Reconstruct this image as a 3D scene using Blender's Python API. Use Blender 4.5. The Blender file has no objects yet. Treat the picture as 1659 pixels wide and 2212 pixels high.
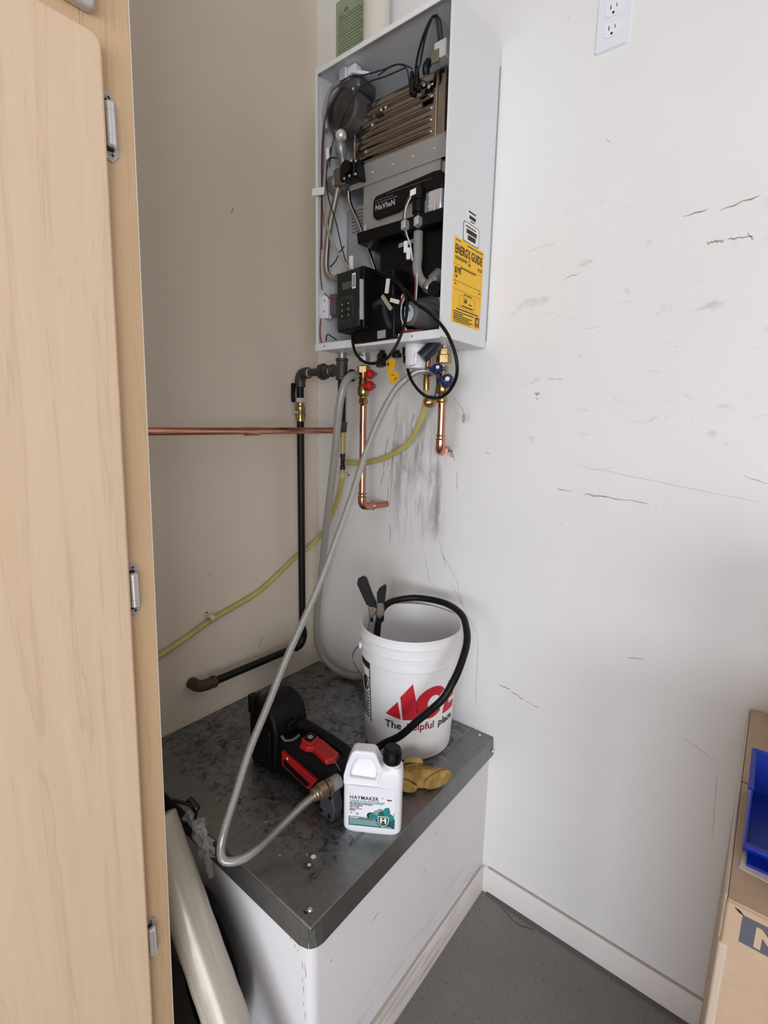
import bpy, bmesh, math, random
from mathutils import Vector, Matrix, noise
random.seed(7)
C = bpy.context.scene.collection
SC = bpy.context.scene
# ------------------------------------------------------------------ camera
cd = bpy.data.cameras.new('camera'); cam = bpy.data.objects.new('camera', cd); C.objects.link(cam)
cd.sensor_fit = 'HORIZONTAL'; cd.sensor_width = 36.0; cd.lens = 1066.24 / 1659 * 36.0; cd.clip_start = 0.02
_f = Vector((-0.61244, 0.77116, -0.17387)); _r = Vector((0.78074, 0.62454, 0.01990)); _u = _r.cross(_f)
cam.matrix_world = Matrix(((_r.x, _u.x, -_f.x, 1.3582), (_r.y, _u.y, -_f.y, -1.3071), (_r.z, _u.z, -_f.z, 1.4921), (0, 0, 0, 1)))
SC.camera = cam
# ------------------------------------------------------------------ world and daylight through the open garage door
w = bpy.data.worlds.new('world'); SC.world = w; w.use_nodes = True
w.node_tree.nodes['Background'].inputs[0].default_value = (1.0, 0.965, 0.93, 1)
w.node_tree.nodes['Background'].inputs[1].default_value = 0.17
def area(name, loc, target, sx, sy, power, col):
    l = bpy.data.lights.new(name, 'AREA'); l.shape = 'RECTANGLE'; l.size = sx; l.size_y = sy; l.energy = power; l.color = col
    o = bpy.data.objects.new(name, l); C.objects.link(o); o.location = loc
    o.rotation_euler = (Vector(target) - Vector(loc)).to_track_quat('-Z', 'Y').to_euler(); return o
area('garage_door_daylight', (1.9, -4.6, 1.25), (0.9, 0, 1.35), 2.2, 2.1, 86, (0.895, 0.94, 1.02))
area('second_door_daylight', (4.6, -4.4, 1.25), (0.6, -0.4, 1.3), 2.2, 2.1, 100, (0.97, 0.98, 1.0))
vs = SC.view_settings
vs.view_transform = 'Standard'; vs.look = 'None'; vs.gamma = 1.0; vs.use_curve_mapping = False; vs.exposure = 0.0
# ------------------------------------------------------------------ materials
def lin(c):
    return tuple(((v / 255) / 12.92 if v / 255 <= 0.04045 else ((v / 255 + 0.055) / 1.055) ** 2.4) for v in c) + (1,)
MATS = {}
def mat(name, rgb, rough=0.5, metal=0.0, bump=None, var=None, coat=0.0, alpha=1.0, trans=0.0, spec=None, sss=0.0):
    """rgb in sRGB 0-255; bump=(scale,strength,dist); var=(scale,second rgb,stretch xyz)"""
    if name in MATS: return MATS[name]
    m = bpy.data.materials.new(name); m.use_nodes = True; nt = m.node_tree; b = nt.nodes['Principled BSDF']
    b.inputs['Base Color'].default_value = lin(rgb); b.inputs['Roughness'].default_value = rough
    b.inputs['Metallic'].default_value = metal; b.inputs['Coat Weight'].default_value = coat
    b.inputs['Alpha'].default_value = alpha; b.inputs['Transmission Weight'].default_value = trans
    if spec is not None: b.inputs['Specular IOR Level'].default_value = spec
    g = nt.nodes.new('ShaderNodeNewGeometry')
    if var:
        mp = nt.nodes.new('ShaderNodeMapping'); mp.inputs['Scale'].default_value = var[2] if len(var) > 2 else (1, 1, 1)
        nt.links.new(g.outputs['Position'], mp.inputs['Vector'])
        n = nt.nodes.new('ShaderNodeTexNoise'); n.inputs['Scale'].default_value = var[0]; n.inputs['Detail'].default_value = 5
        nt.links.new(mp.outputs[0], n.inputs['Vector'])
        r = nt.nodes.new('ShaderNodeValToRGB'); r.color_ramp.elements[0].position = 0.35; r.color_ramp.elements[1].position = 0.65
        r.color_ramp.elements[0].color = lin(rgb); r.color_ramp.elements[1].color = lin(var[1])
        nt.links.new(n.outputs[0], r.inputs[0]); nt.links.new(r.outputs[0], b.inputs['Base Color'])
    if bump:
        n2 = nt.nodes.new('ShaderNodeTexNoise'); n2.inputs['Scale'].default_value = bump[0]; n2.inputs['Detail'].default_value = 3
        nt.links.new(g.outputs['Position'], n2.inputs['Vector'])
        bp = nt.nodes.new('ShaderNodeBump'); bp.inputs['Strength'].default_value = bump[1]; bp.inputs['Distance'].default_value = bump[2] if len(bump) > 2 else 0.002
        nt.links.new(n2.outputs[0], bp.inputs['Height']); nt.links.new(bp.outputs[0], b.inputs['Normal'])
    MATS[name] = m; return m

class NT:
    """small helper for hand-made node graphs"""
    def __init__(s, name, rough=0.5, metal=0.0):
        s.m = bpy.data.materials.new(name); s.m.use_nodes = True; s.t = s.m.node_tree; s.b = s.t.nodes['Principled BSDF']
        s.b.inputs['Roughness'].default_value = rough; s.b.inputs['Metallic'].default_value = metal
        s.geo = s.t.nodes.new('ShaderNodeNewGeometry').outputs['Position']; MATS[name] = s.m
    def set(s, sock, v):
        if hasattr(v, 'is_output'): s.t.links.new(v, sock)
        else: sock.default_value = v
    def math(s, op, a, b=0.0, clamp=False):
        n = s.t.nodes.new('ShaderNodeMath'); n.operation = op; n.use_clamp = clamp; s.set(n.inputs[0], a); s.set(n.inputs[1], b); return n.outputs[0]
    def xyz(s):
        n = s.t.nodes.new('ShaderNodeSeparateXYZ'); s.t.links.new(s.geo, n.inputs[0]); return n.outputs
    def noise(s, scale, stretch=(1, 1, 1), detail=4, dist=0.0, vec=None, rough=0.55):
        mp = s.t.nodes.new('ShaderNodeMapping'); mp.inputs['Scale'].default_value = stretch; s.t.links.new(vec or s.geo, mp.inputs[0])
        n = s.t.nodes.new('ShaderNodeTexNoise'); n.inputs['Scale'].default_value = scale; n.inputs['Detail'].default_value = detail
        n.inputs['Distortion'].default_value = dist; n.inputs['Roughness'].default_value = rough; s.t.links.new(mp.outputs[0], n.inputs['Vector']); return n.outputs[0]
    def voro(s, scale, stretch=(1, 1, 1), out='Distance'):
        mp = s.t.nodes.new('ShaderNodeMapping'); mp.inputs['Scale'].default_value = stretch; s.t.links.new(s.geo, mp.inputs[0])
        n = s.t.nodes.new('ShaderNodeTexVoronoi'); n.inputs['Scale'].default_value = scale; s.t.links.new(mp.outputs[0], n.inputs['Vector']); return n.outputs[out]
    def step(s, v, lo, hi):
        n = s.t.nodes.new('ShaderNodeMapRange'); n.interpolation_type = 'SMOOTHSTEP'; s.set(n.inputs[0], v); n.inputs[1].default_value = lo; n.inputs[2].default_value = hi; return n.outputs[0]
    def band(s, v, a, b, soft):
        return s.math('MULTIPLY', s.step(v, a - soft, a + soft), s.math('SUBTRACT', 1.0, s.step(v, b - soft, b + soft)))
    def mix(s, f, a, b):
        n = s.t.nodes.new('ShaderNodeMix'); n.data_type = 'RGBA'; s.set(n.inputs[0], f); s.set(n.inputs[6], a); s.set(n.inputs[7], b); return n.outputs[2]
    def mul(s, *a):
        r = a[0]
        for q in a[1:]: r = s.math('MULTIPLY', r, q)
        return r
    def bump(s, h, strength, dist):
        n = s.t.nodes.new('ShaderNodeBump'); n.inputs['Strength'].default_value = strength; n.inputs['Distance'].default_value = dist
        s.t.links.new(h, n.inputs['Height']); s.t.links.new(n.outputs[0], s.b.inputs['Normal'])
    def uv(s):
        return s.t.nodes.new('ShaderNodeUVMap').outputs[0]

def wall_material(name, base, stains=False, platform=False):
    k = NT(name, 0.75); X = k.xyz()
    big = k.noise(2.2, detail=3)
    col = k.mix(k.math('MULTIPLY', k.step(big, 0.35, 0.7), 0.35), lin(base), lin(tuple(int(c * 0.955) for c in base)))
    sp = k.step(k.noise(60, detail=2, rough=0.4), 0.73, 0.77)                       # little specks and nicks
    col = k.mix(k.math('MULTIPLY', sp, 0.14), col, lin((120, 112, 108)))
    if stains:
        # grey wash-down under the heater: soft blotches, then harder-edged streaks
        blot = k.step(k.noise(9, (1.6, 1, 0.7), 5, 1.2), 0.46, 0.66)
        z1 = k.mul(k.band(X[0], 0.31, 0.50, 0.05), k.band(X[2], 1.28, 1.60, 0.09), blot)
        stre = k.step(k.noise(11, (4.2, 1, 0.42), 4, 0.6), 0.47, 0.60)
        z2 = k.mul(k.band(X[0], 0.36, 0.56, 0.025), k.band(X[2], 1.14, 1.53, 0.06), stre)
        hard = k.step(k.noise(30, (1.0, 1, 0.35), 4), 0.33, 0.45)
        z3 = k.mul(k.band(X[0], 0.500, 0.546, 0.010), k.band(X[2], 1.15, 1.37, 0.03), hard)
        halo = k.mul(k.band(X[0], 0.27, 0.60, 0.06), k.band(X[2], 0.95, 1.58, 0.1))
        f = k.math('ADD', k.math('MULTIPLY', z1, 0.42), k.math('MULTIPLY', z2, 0.3)); f = k.math('ADD', f, k.math('MULTIPLY', z3, 0.42), True)
        f = k.math('ADD', f, k.math('MULTIPLY', halo, 0.10), True)
        col = k.mix(f, col, lin((136, 130, 132)))
        # dirty smears along the wall further right
        sm = k.mul(k.band(X[2], 1.40, 1.98, 0.12), k.band(X[0], 0.75, 1.35, 0.1), k.step(k.noise(14, (0.8, 1, 2.0), 5, 0.8), 0.60, 0.74))
        col = k.mix(k.math('MULTIPLY', sm, 0.30), col, lin((140, 132, 128)))
    if platform:
        ru = k.mul(k.math('SUBTRACT', 1.0, k.step(X[2], 0.10, 0.22)), k.step(k.noise(14, (1, 0.5, 2.2), 4), 0.45, 0.7))
        col = k.mix(k.math('MULTIPLY', ru, 0.28), col, lin((135, 125, 118)))
    k.t.links.new(col, k.b.inputs['Base Color'])
    h = k.math('ADD', k.noise(150, detail=3), k.math('MULTIPLY', k.noise(45, detail=2), 0.6))
    k.bump(h, 0.22, 0.002); return k.m
M_WR = wall_material('wall_paint_right', (234, 232, 231), stains=True)
M_WL = wall_material('wall_paint_left', (228, 215, 199))
M_PB = wall_material('platform_paint', (232, 230, 233), platform=True)

def wood_material(name, a, b):
    k = NT(name, 0.42); X = k.xyz()
    warp = k.noise(1.3, (1, 2.2, 0.5), 3)
    cmb = k.t.nodes.new('ShaderNodeCombineXYZ'); k.t.links.new(X[0], cmb.inputs[0]); k.t.links.new(k.math('ADD', X[1], k.math('MULTIPLY', warp, 0.14)), cmb.inputs[1]); k.t.links.new(X[2], cmb.inputs[2])
    g1 = k.noise(16, (1, 1.9, 0.07), 4, 0.5, cmb.outputs[0]); g2 = k.noise(120, (1, 1, 0.05), 3)
    line = k.mul(k.step(g1, 0.57, 0.585), k.math('SUBTRACT', 1.0, k.step(g1, 0.585, 0.615)))
    fleck = k.step(k.noise(190, (1, 1, 0.16), 2), 0.64, 0.76)
    f = k.math('ADD', k.math('MULTIPLY', k.step(g1, 0.3, 0.72), 0.5), k.math('MULTIPLY', k.step(g2, 0.3, 0.7), 0.3), True)
    col = k.mix(f, lin(a), lin(b)); dark = lin(tuple(int(c * 0.80) for c in b))
    col = k.mix(k.math('MULTIPLY', line, 0.22), col, dark); col = k.mix(k.math('MULTIPLY', fleck, 0.2), col, dark)
    k.t.links.new(col, k.b.inputs['Base Color']); k.bump(g2, 0.05, 0.001); return k.m
M_WOOD = wood_material('maple_veneer', (234, 207, 178), (224, 195, 164))
M_WOOD2 = wood_material('maple_frame', (222, 190, 152), (210, 176, 137))

def galv_material():
    k = NT('galvanized_sheet', 0.4, 0.85); X = k.xyz()
    cell = k.voro(46, (1, 1, 1), 'Color'); sx = k.t.nodes.new('ShaderNodeSeparateColor'); k.t.links.new(cell, sx.inputs[0])
    sw = k.noise(24, (1, 1, 1), 6, 2.0); net = k.math('SUBTRACT', 1.0, k.step(k.math('ABSOLUTE', k.math('SUBTRACT', sw, 0.5)), 0.0, 0.08))
    f = k.math('ADD', k.math('MULTIPLY', sx.outputs[0], 0.55), k.math('MULTIPLY', k.step(sw, 0.3, 0.7), 0.45))
    spang = k.mix(f, lin((72, 72, 74)), lin((150, 152, 156))); spang = k.mix(k.math('MULTIPLY', net, 0.4), spang, lin((170, 172, 176)))
    plain = k.mix(k.noise(60, detail=3), lin((118, 118, 116)), lin((146, 147, 147)))
    # water-marked spangle covers the middle, the folded border stays plain; outline is ragged
    wob = k.math('MULTIPLY', k.math('SUBTRACT', k.noise(13, detail=4), 0.5), 0.12)
    my = k.step(k.math('ADD', X[1], wob), -0.70, -0.685)
    mx = k.math('SUBTRACT', 1.0, k.step(k.math('ADD', X[0], k.math('MULTIPLY', wob, 0.15)), 0.700, 0.708))
    mz = k.step(X[2], 0.543, 0.545)
    k.t.links.new(k.mix(k.mul(mx, my, mz), plain, spang), k.b.inputs['Base Color'])
    k.set(k.b.inputs['Roughness'], k.math('ADD', k.math('MULTIPLY', sw, 0.25), 0.27)); k.bump(k.noise(9, detail=2), 0.12, 0.006); return k.m
M_GALV = galv_material()

def floor_material():
    k = NT('grey_epoxy_floor', 0.42)
    s1 = k.step(k.noise(125, detail=2, rough=0.5), 0.64, 0.69); s2 = k.step(k.noise(70, (1, 1.3, 1), 2, rough=0.4), 0.70, 0.72); s3 = k.step(k.voro(60), 0.085, 0.06)
    col = k.mix(k.step(k.noise(3), 0.3, 0.7), lin((128, 124, 120)), lin((119, 115, 112)))
    col = k.mix(k.math('MULTIPLY', s1, 0.6), col, lin((62, 58, 56))); col = k.mix(k.math('MULTIPLY', s2, 0.35), col, lin((168, 160, 150)))
    k.t.links.new(col, k.b.inputs['Base Color']); k.bump(k.noise(60), 0.08, 0.002); return k.m
M_FLOOR = floor_material()

def braid_material(name, base, dark, rough, metal, scale=(6, 260), rel=0.6, amount=1.0, fade=None):
    k = NT(name, rough, metal); uv = k.uv(); s = k.t.nodes.new('ShaderNodeSeparateXYZ'); k.t.links.new(uv, s.inputs[0])
    a = k.math('MULTIPLY', s.outputs[0], scale[0] * 2 * math.pi); b = k.math('MULTIPLY', s.outputs[1], scale[1] * 2 * math.pi)
    p = k.math('ABSOLUTE', k.math('SINE', k.math('ADD', a, b))); q = k.math('ABSOLUTE', k.math('SINE', k.math('SUBTRACT', a, b)))
    h = k.math('MAXIMUM', k.step(p, 0.55, 1.0), k.step(q, 0.55, 1.0))
    if fade:
        h = k.mul(h, k.math('SUBTRACT', 1.0, k.math('MULTIPLY', k.step(s.outputs[1], fade, fade + 0.08), 0.7)))
    k.t.links.new(k.mix(k.math('MULTIPLY', h, amount), lin(dark), lin(base)), k.b.inputs['Base Color']); k.bump(h, rel, 0.0012)
    k.b.inputs['Coat Weight'].default_value = 0.6; k.b.inputs['Coat Roughness'].default_value = 0.12; return k.m
M_HOSE_A = braid_material('reinforced_vinyl', (168, 165, 158), (136, 133, 127), 0.35, 0.0, (6, 150), 0.25, 0.8)
M_HOSE_B = braid_material('braided_clear_hose', (218, 216, 213), (92, 90, 87), 0.2, 0.6, (6, 170), 0.6, 1.0, 1.36)

def speckled(name, rgb, dust, rough, lo=0.62, hi=0.72, scale=55):
    k = NT(name, rough); d = k.step(k.noise(scale, detail=4), lo, hi)
    k.t.links.new(k.mix(k.math('MULTIPLY', d, 0.5), lin(rgb), lin(dust)), k.b.inputs['Base Color']); k.b.inputs['Specular IOR Level'].default_value = 0.2; return k.m

WHITE = mat('white_enamel', (226, 227, 230), 0.42, bump=(300, 0.05))
WHITE_IN = mat('casing_inner', (168, 170, 176), 0.4)
PLASTIC_W = mat('white_plastic', (232, 232, 236), 0.4)
BUCKET_W = mat('bucket_polyethylene', (240, 239, 242), 0.38, var=(7, (233, 231, 232)))
STEEL = mat('stainless_steel', (142, 133, 124), 0.13, 1.0, bump=(14, 0.08, 0.01))
STEEL_M = mat('matte_steel_sheet', (162, 159, 156), 0.4, 0.45)
STEEL_P = mat('bent_steel_tube', (190, 184, 176), 0.22, 1.0)
CHROME = mat('satin_nickel', (222, 220, 222), 0.3, 0.6)
NICKEL = mat('hinge_plate_nickel', (188, 184, 182), 0.45, 0.4)
BLACK = mat('black_plastic', (10, 10, 11), 0.42, spec=0.22)
BLACK_G = mat('black_gloss', (6, 6, 7), 0.2, spec=0.35)
RUBBER = mat('black_rubber', (13, 13, 15), 0.42, spec=0.25)
CABLE = mat('black_cable_jacket', (10, 10, 10), 0.38, spec=0.25)
IRON = mat('black_iron_pipe', (18, 16, 17), 0.42, 0.0, spec=0.3)
IRON_F = mat('malleable_iron', (92, 90, 88), 0.5, 0.7, bump=(120, 0.4, 0.002), var=(40, (66, 64, 63)))
RUST = mat('rusty_fitting', (88, 66, 54), 0.7, 0.2, bump=(100, 0.4, 0.002), var=(40, (66, 52, 46)))
GALVP = mat('zinc_plated', (168, 172, 172), 0.35, 0.8)
BRASS = mat('brass', (182, 156, 110), 0.25, 1.0, bump=(60, 0.06, 0.003), var=(25, (160, 132, 88)))
COPPER = mat('copper', (206, 150, 128), 0.22, 1.0, var=(18, (188, 130, 108), (1, 1, 0.3)))
RED = mat('red_handle', (190, 20, 28), 0.35)
BLUE = mat('blue_handle', (26, 38, 92), 0.35)
YELLOW = mat('yellow_paper', (246, 190, 36), 0.5)
YTUBE = mat('yellowed_vinyl_tube', (196, 184, 108), 0.3, coat=0.5, var=(20, (184, 172, 98)))
GREEN = mat('green_paper', (152, 164, 136), 0.6)
INK = mat('ink_black', (30, 26, 24), 0.6)
INK_B = mat('ink_brown_black', (46, 34, 14), 0.6)
INK_G = mat('ink_dark_green', (108, 122, 96), 0.6)
GREY_T = mat('print_grey', (150, 150, 152), 0.5)
PAPER = mat('white_paper', (234, 232, 228), 0.5)
DARK = mat('dark_recess', (14, 13, 14), 0.7)
PURPLE = mat('terminal_purple', (98, 82, 104), 0.45)
FOAM = mat('grey_foam_sleeve', (138, 134, 128), 0.8, bump=(200, 0.3))
ALU = mat('cast_aluminium', (150, 149, 148), 0.4, 0.7)
CARD = mat('corrugated_cardboard', (190, 164, 138), 0.85, var=(30, (183, 156, 130)))
CARD_T = mat('cardboard_tape_edge', (194, 178, 160), 0.5)
CARD_G = mat('box_print_grey', (86, 88, 98), 0.75)
BIN = mat('blue_polypropylene', (8, 44, 150), 0.4)
LEATHER = mat('tan_work_leather', (178, 152, 94), 0.95, bump=(90, 0.8, 0.006), var=(34, (146, 112, 62)), spec=0.1)
FILM = mat('clear_plastic_film', (190, 186, 182), 0.2, alpha=0.2)
BAG = mat('black_plastic_bag', (22, 20, 22), 0.3)
DULLBRASS = mat('dull_brass', (158, 140, 116), 0.32, 0.9, var=(30, (136, 116, 92)))
GLASS = mat('clear_cover', (60, 66, 62), 0.1, alpha=0.22)
TEAL = mat('print_teal', (28, 132, 136), 0.5)
TEAL_D = mat('print_dark_green', (16, 88, 84), 0.5)
TEAL_L = mat('print_pale_teal', (160, 200, 204), 0.5)
SAGE = mat('print_sage', (128, 168, 144), 0.5)
ACE = mat('print_red', (196, 26, 44), 0.5)
MAROON = mat('print_maroon', (150, 34, 52), 0.5)
PUMP_B = speckled('pump_black_plastic', (11, 11, 13), (80, 82, 88), 0.5, 0.70, 0.82)
PUMP_R = mat('pump_red_plastic', (164, 22, 26), 0.38)
SCUFF = mat('scuff_mark', (168, 161, 158), 0.85); SCUFF_D = mat('dark_scuff', (160, 151, 147), 0.85)
STAIN = mat('drip_stain', (188, 183, 183), 0.85)
CREAM = mat('cream_clip', (214, 200, 172), 0.5)
W_BR = mat('wire_brown', (120, 66, 50), 0.5); W_BL = mat('wire_blue', (28, 32, 74), 0.5); W_BK = mat('wire_black', (22, 20, 22), 0.5)
W_WH = mat('wire_white', (214, 210, 204), 0.5); W_GR = mat('wire_beige_tube', (158, 148, 130), 0.45); W_RD = mat('wire_red', (150, 46, 40), 0.5)
M_PVC = mat('pvc_pipe', (224, 216, 206), 0.4)
M_BASE = wall_material('baseboard_paint', (230, 225, 222))
M_BASEW = NT('worn_baseboard_paint', 0.7)
def _worn(k):
    X = k.xyz(); n = k.noise(26, (1, 0.18, 3.5), 5, 0.8); m = k.mul(k.step(n, 0.44, 0.62), k.math('SUBTRACT', 1.0, k.step(X[1], -0.30, -0.05)))
    k.t.links.new(k.mix(k.math('MULTIPLY', m, 0.5), lin((224, 218, 215)), lin((158, 144, 134))), k.b.inputs['Base Color'])
_worn(M_BASEW); M_BASEW = M_BASEW.m
M_ROLL = NT('wrapped_roll', 0.28)
def _roll(k):
    mp_ = k.t.nodes.new('ShaderNodeMapping'); mp_.inputs['Rotation'].default_value = (0, math.radians(36.4), 0); k.t.links.new(k.geo, mp_.inputs[0]); n = k.noise(9, (6, 6, 0.25), 4, 0.1, mp_.outputs[0]); k.t.links.new(k.mix(k.step(n, 0.35, 0.65), lin((196, 188, 172)), lin((178, 170, 155))), k.b.inputs['Base Color'])
    k.bump(k.math('ADD', n, k.math('MULTIPLY', k.noise(60, (0.4, 0.4, 3), 3, 0.0, mp_.outputs[0]), 0.25)), 0.45, 0.003); k.b.inputs['Coat Weight'].default_value = 0.7; k.b.inputs['Coat Roughness'].default_value = 0.2
_roll(M_ROLL); M_ROLL = M_ROLL.m

# ------------------------------------------------------------------ mesh helpers
def FR(o, xd, yd):
    x = Vector(xd).normalized(); y = Vector(yd); y = (y - x * y.dot(x)).normalized(); z = x.cross(y)
    return Matrix(((x.x, y.x, z.x, o[0]), (x.y, y.y, z.y, o[1]), (x.z, y.z, z.z, o[2]), (0, 0, 0, 1)))
WALLR = lambda x, z, y=0.0: FR((x, y, z), (1, 0, 0), (0, 0, 1))          # frame of a surface facing -y
SIDEX = lambda y, z, x: FR((x, y, z), (0, 1, 0), (0, 0, 1))              # frame of a surface facing +x
def frame_dir(d):
    d = Vector(d).normalized(); a = Vector((0, 0, 1)) if abs(d.z) < 0.9 else Vector((1, 0, 0)); u = d.cross(a).normalized(); return u, d.cross(u)
class G:
    def __init__(s): s.bm = bmesh.new(); s.uvl = s.bm.loops.layers.uv.new('UVMap'); s.M = Matrix.Identity(4)
    def v(s, p): return s.bm.verts.new(s.M @ Vector(p))
    def face(s, vs):
        try: return s.bm.faces.new(vs)
        except ValueError: return None
    def box(s, lo, hi):
        v = [s.v((x, y, z)) for x in (lo[0], hi[0]) for y in (lo[1], hi[1]) for z in (lo[2], hi[2])]
        for q in ((0, 1, 3, 2), (4, 6, 7, 5), (0, 4, 5, 1), (2, 3, 7, 6), (0, 2, 6, 4), (1, 5, 7, 3)): s.face([v[i] for i in q])
        return s
    def prism(s, poly, z0, z1, taper=1.0):
        cx = sum(p[0] for p in poly) / len(poly); cy = sum(p[1] for p in poly) / len(poly)
        a = [s.v((p[0], p[1], z0)) for p in poly]; b = [s.v((cx + (p[0] - cx) * taper, cy + (p[1] - cy) * taper, z1)) for p in poly]; n = len(poly)
        s.face(a[::-1]); s.face(b)
        for i in range(n): s.face([a[i], a[(i + 1) % n], b[(i + 1) % n], b[i]])
        return s
    def lathe(s, prof, o, d, seg=20, hexa=False):
        """prof: list of (distance along d, radius)"""
        d = Vector(d).normalized(); u, w_ = frame_dir(d); o = Vector(o); rings = []
        if hexa: seg = 6
        for t, r in prof:
            rings.append([s.v(o + d * t + (u * math.cos(2 * math.pi * i / seg) + w_ * math.sin(2 * math.pi * i / seg)) * max(r, 1e-5)) for i in range(seg)])
        for a, b in zip(rings, rings[1:]):
            for i in range(seg): s.face([a[i], a[(i + 1) % seg], b[(i + 1) % seg], b[i]])
        s.face(rings[0][::-1]); s.face(rings[-1]); return s
    def cyl(s, p0, p1, r0, r1=None, seg=16):
        p0 = Vector(p0); p1 = Vector(p1); return s.lathe([(0, r0), ((p1 - p0).length, r0 if r1 is None else r1)], p0, p1 - p0, seg)
    def tube(s, pts, r, seg=10, step=0.008, smooth=True, taper=None):
        P = [Vector(p) for p in pts]; path = []
        if smooth and len(P) > 2:
            Q = [P[0] * 2 - P[1]] + P + [P[-1] * 2 - P[-2]]
            for i in range(1, len(Q) - 2):
                n = max(2, int((Q[i + 1] - Q[i]).length / step))
                for k in range(n):
                    t = k / n; a, b, c, d = Q[i - 1], Q[i], Q[i + 1], Q[i + 2]
                    path.append(0.5 * ((2 * b) + (c - a) * t + (2 * a - 5 * b + 4 * c - d) * t * t + (3 * b - a - 3 * c + d) * t ** 3))
            path.append(P[-1])
        else: path = P
        t0 = (path[1] - path[0]).normalized(); u, w_ = frame_dir(t0); rings = []; L = 0; Ls = []
        for i, p in enumerate(path):
            t = (path[min(i + 1, len(path) - 1)] - path[max(i - 1, 0)]).normalized(); u = (u - t * u.dot(t)).normalized(); w_ = t.cross(u)
            if i: L += (p - path[i - 1]).length
            Ls.append(L); rr = r if taper is None else r * taper(i / (len(path) - 1))
            rings.append([s.v(p + (u * math.cos(2 * math.pi * k / seg) + w_ * math.sin(2 * math.pi * k / seg)) * rr) for k in range(seg)])
        for j, (a, b) in enumerate(zip(rings, rings[1:])):
            for i in range(seg):
                f = s.face([a[i], a[(i + 1) % seg], b[(i + 1) % seg], b[i]])
                if f:
                    for l, (uu, vv) in zip(f.loops, ((i / seg, Ls[j]), ((i + 1) / seg, Ls[j]), ((i + 1) / seg, Ls[j + 1]), (i / seg, Ls[j + 1]))): l[s.uvl].uv = (uu, vv)
        s.face(rings[0][::-1]); s.face(rings[-1]); return s
    def sphere(s, c, r, sc=(1, 1, 1), seg=14, rings=8):
        c = Vector(c); rows = []
        for j in range(rings + 1):
            th = math.pi * j / rings
            rows.append([s.v(c + Vector((math.sin(th) * math.cos(2 * math.pi * i / seg) * r * sc[0], math.sin(th) * math.sin(2 * math.pi * i / seg) * r * sc[1], math.cos(th) * r * sc[2]))) for i in range(seg)])
        for a, b in zip(rows, rows[1:]):
            for i in range(seg): s.face([a[i], b[i], b[(i + 1) % seg], a[(i + 1) % seg]])
        bmesh.ops.remove_doubles(s.bm, verts=[v for row in (rows[0], rows[-1]) for v in row], dist=1e-6); return s
    def rect(s, x0, y0, x1, y1, z=0.0): return s.prism([(x0, y0), (x1, y0), (x1, y1), (x0, y1)], z, z + 0.0004)
    def at(s, M): s.M = M; return s
    def obj(s, name, m, parent=None, bevel=0, smooth=True, ang=40, warp=None, label=None, seg=2):
        bm = s.bm
        if warp:
            for v in bm.verts: v.co = Vector(warp(v.co))
        bmesh.ops.recalc_face_normals(bm, faces=bm.faces[:])
        lo = Vector((min(v.co.x for v in bm.verts), min(v.co.y for v in bm.verts), min(v.co.z for v in bm.verts))); hi = Vector((max(v.co.x for v in bm.verts), max(v.co.y for v in bm.verts), max(v.co.z for v in bm.verts)))
        c = Vector(((lo.x + hi.x) / 2, (lo.y + hi.y) / 2, lo.z))
        for v in bm.verts: v.co -= c
        me = bpy.data.meshes.new(name); bm.to_mesh(me); bm.free(); me.materials.append(m)
        if smooth:
            me.polygons.foreach_set('use_smooth', [True] * len(me.polygons)); me.set_sharp_from_angle(angle=math.radians(ang))
        o = bpy.data.objects.new(name, me); C.objects.link(o)
        base = Vector((0, 0, 0)); q = parent
        while q is not None: base += q.location; q = q.parent
        o.parent = parent; o.location = c - base
        if bevel:
            b = o.modifiers.new('bevel', 'BEVEL'); b.width = bevel; b.segments = seg; b.limit_method = 'ANGLE'; b.angle_limit = math.radians(35); b.harden_normals = False
        if label: o['label'] = label
        return o
def tag(o, label, cat, group=None):
    o['label'] = label; o['category'] = cat
    if group: o['group'] = group
    return o
def struct(o, label=None):
    o['kind'] = 'structure'
    if label: o['label'] = label
    return o
def thing(name, loc, label, cat, group=None):
    o = bpy.data.objects.new(name, None); C.objects.link(o); o.location = loc; o.empty_display_size = 0.05
    return tag(o, label, cat, group)
def text_geo(s, size, M, bold=0.0, shear=0.0, align='LEFT', extrude=0.0003, xs=1.0, sp=1.0):
    cu = bpy.data.curves.new('t', 'FONT'); cu.body = s; cu.size = size; cu.align_x = align; cu.offset = bold; cu.shear = shear; cu.extrude = extrude; cu.resolution_u = 3; cu.space_character = sp
    o = bpy.data.objects.new('t', cu); C.objects.link(o)
    dg = bpy.context.evaluated_depsgraph_get(); me = bpy.data.meshes.new_from_object(o.evaluated_get(dg))
    bpy.data.objects.remove(o); bpy.data.curves.remove(cu); r = ([M @ Vector((v.co.x * xs, v.co.y, v.co.z + extrude)) for v in me.vertices], [tuple(p.vertices) for p in me.polygons]); bpy.data.meshes.remove(me); return r
def text(g, *a, **k):
    vs_, fs = text_geo(*a, **k); vv = [g.bm.verts.new(p) for p in vs_]
    for f in fs: g.face([vv[i] for i in f])
    return g
def scribble(g, M, x0, y0, x1, h, seed=0, words=True):
    """a line of print too small to read: short dashes on the baseline"""
    rnd = random.Random(seed); x = x0; g.at(M)
    while x < x1:
        wd = min(rnd.uniform(1.2, 4.5) * h, x1 - x)
        if wd > h * 0.4: g.rect(x, y0, x + wd, y0 + h)
        x += wd + h * rnd.uniform(0.35, 0.7)
    g.at(Matrix.Identity(4)); return g
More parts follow.
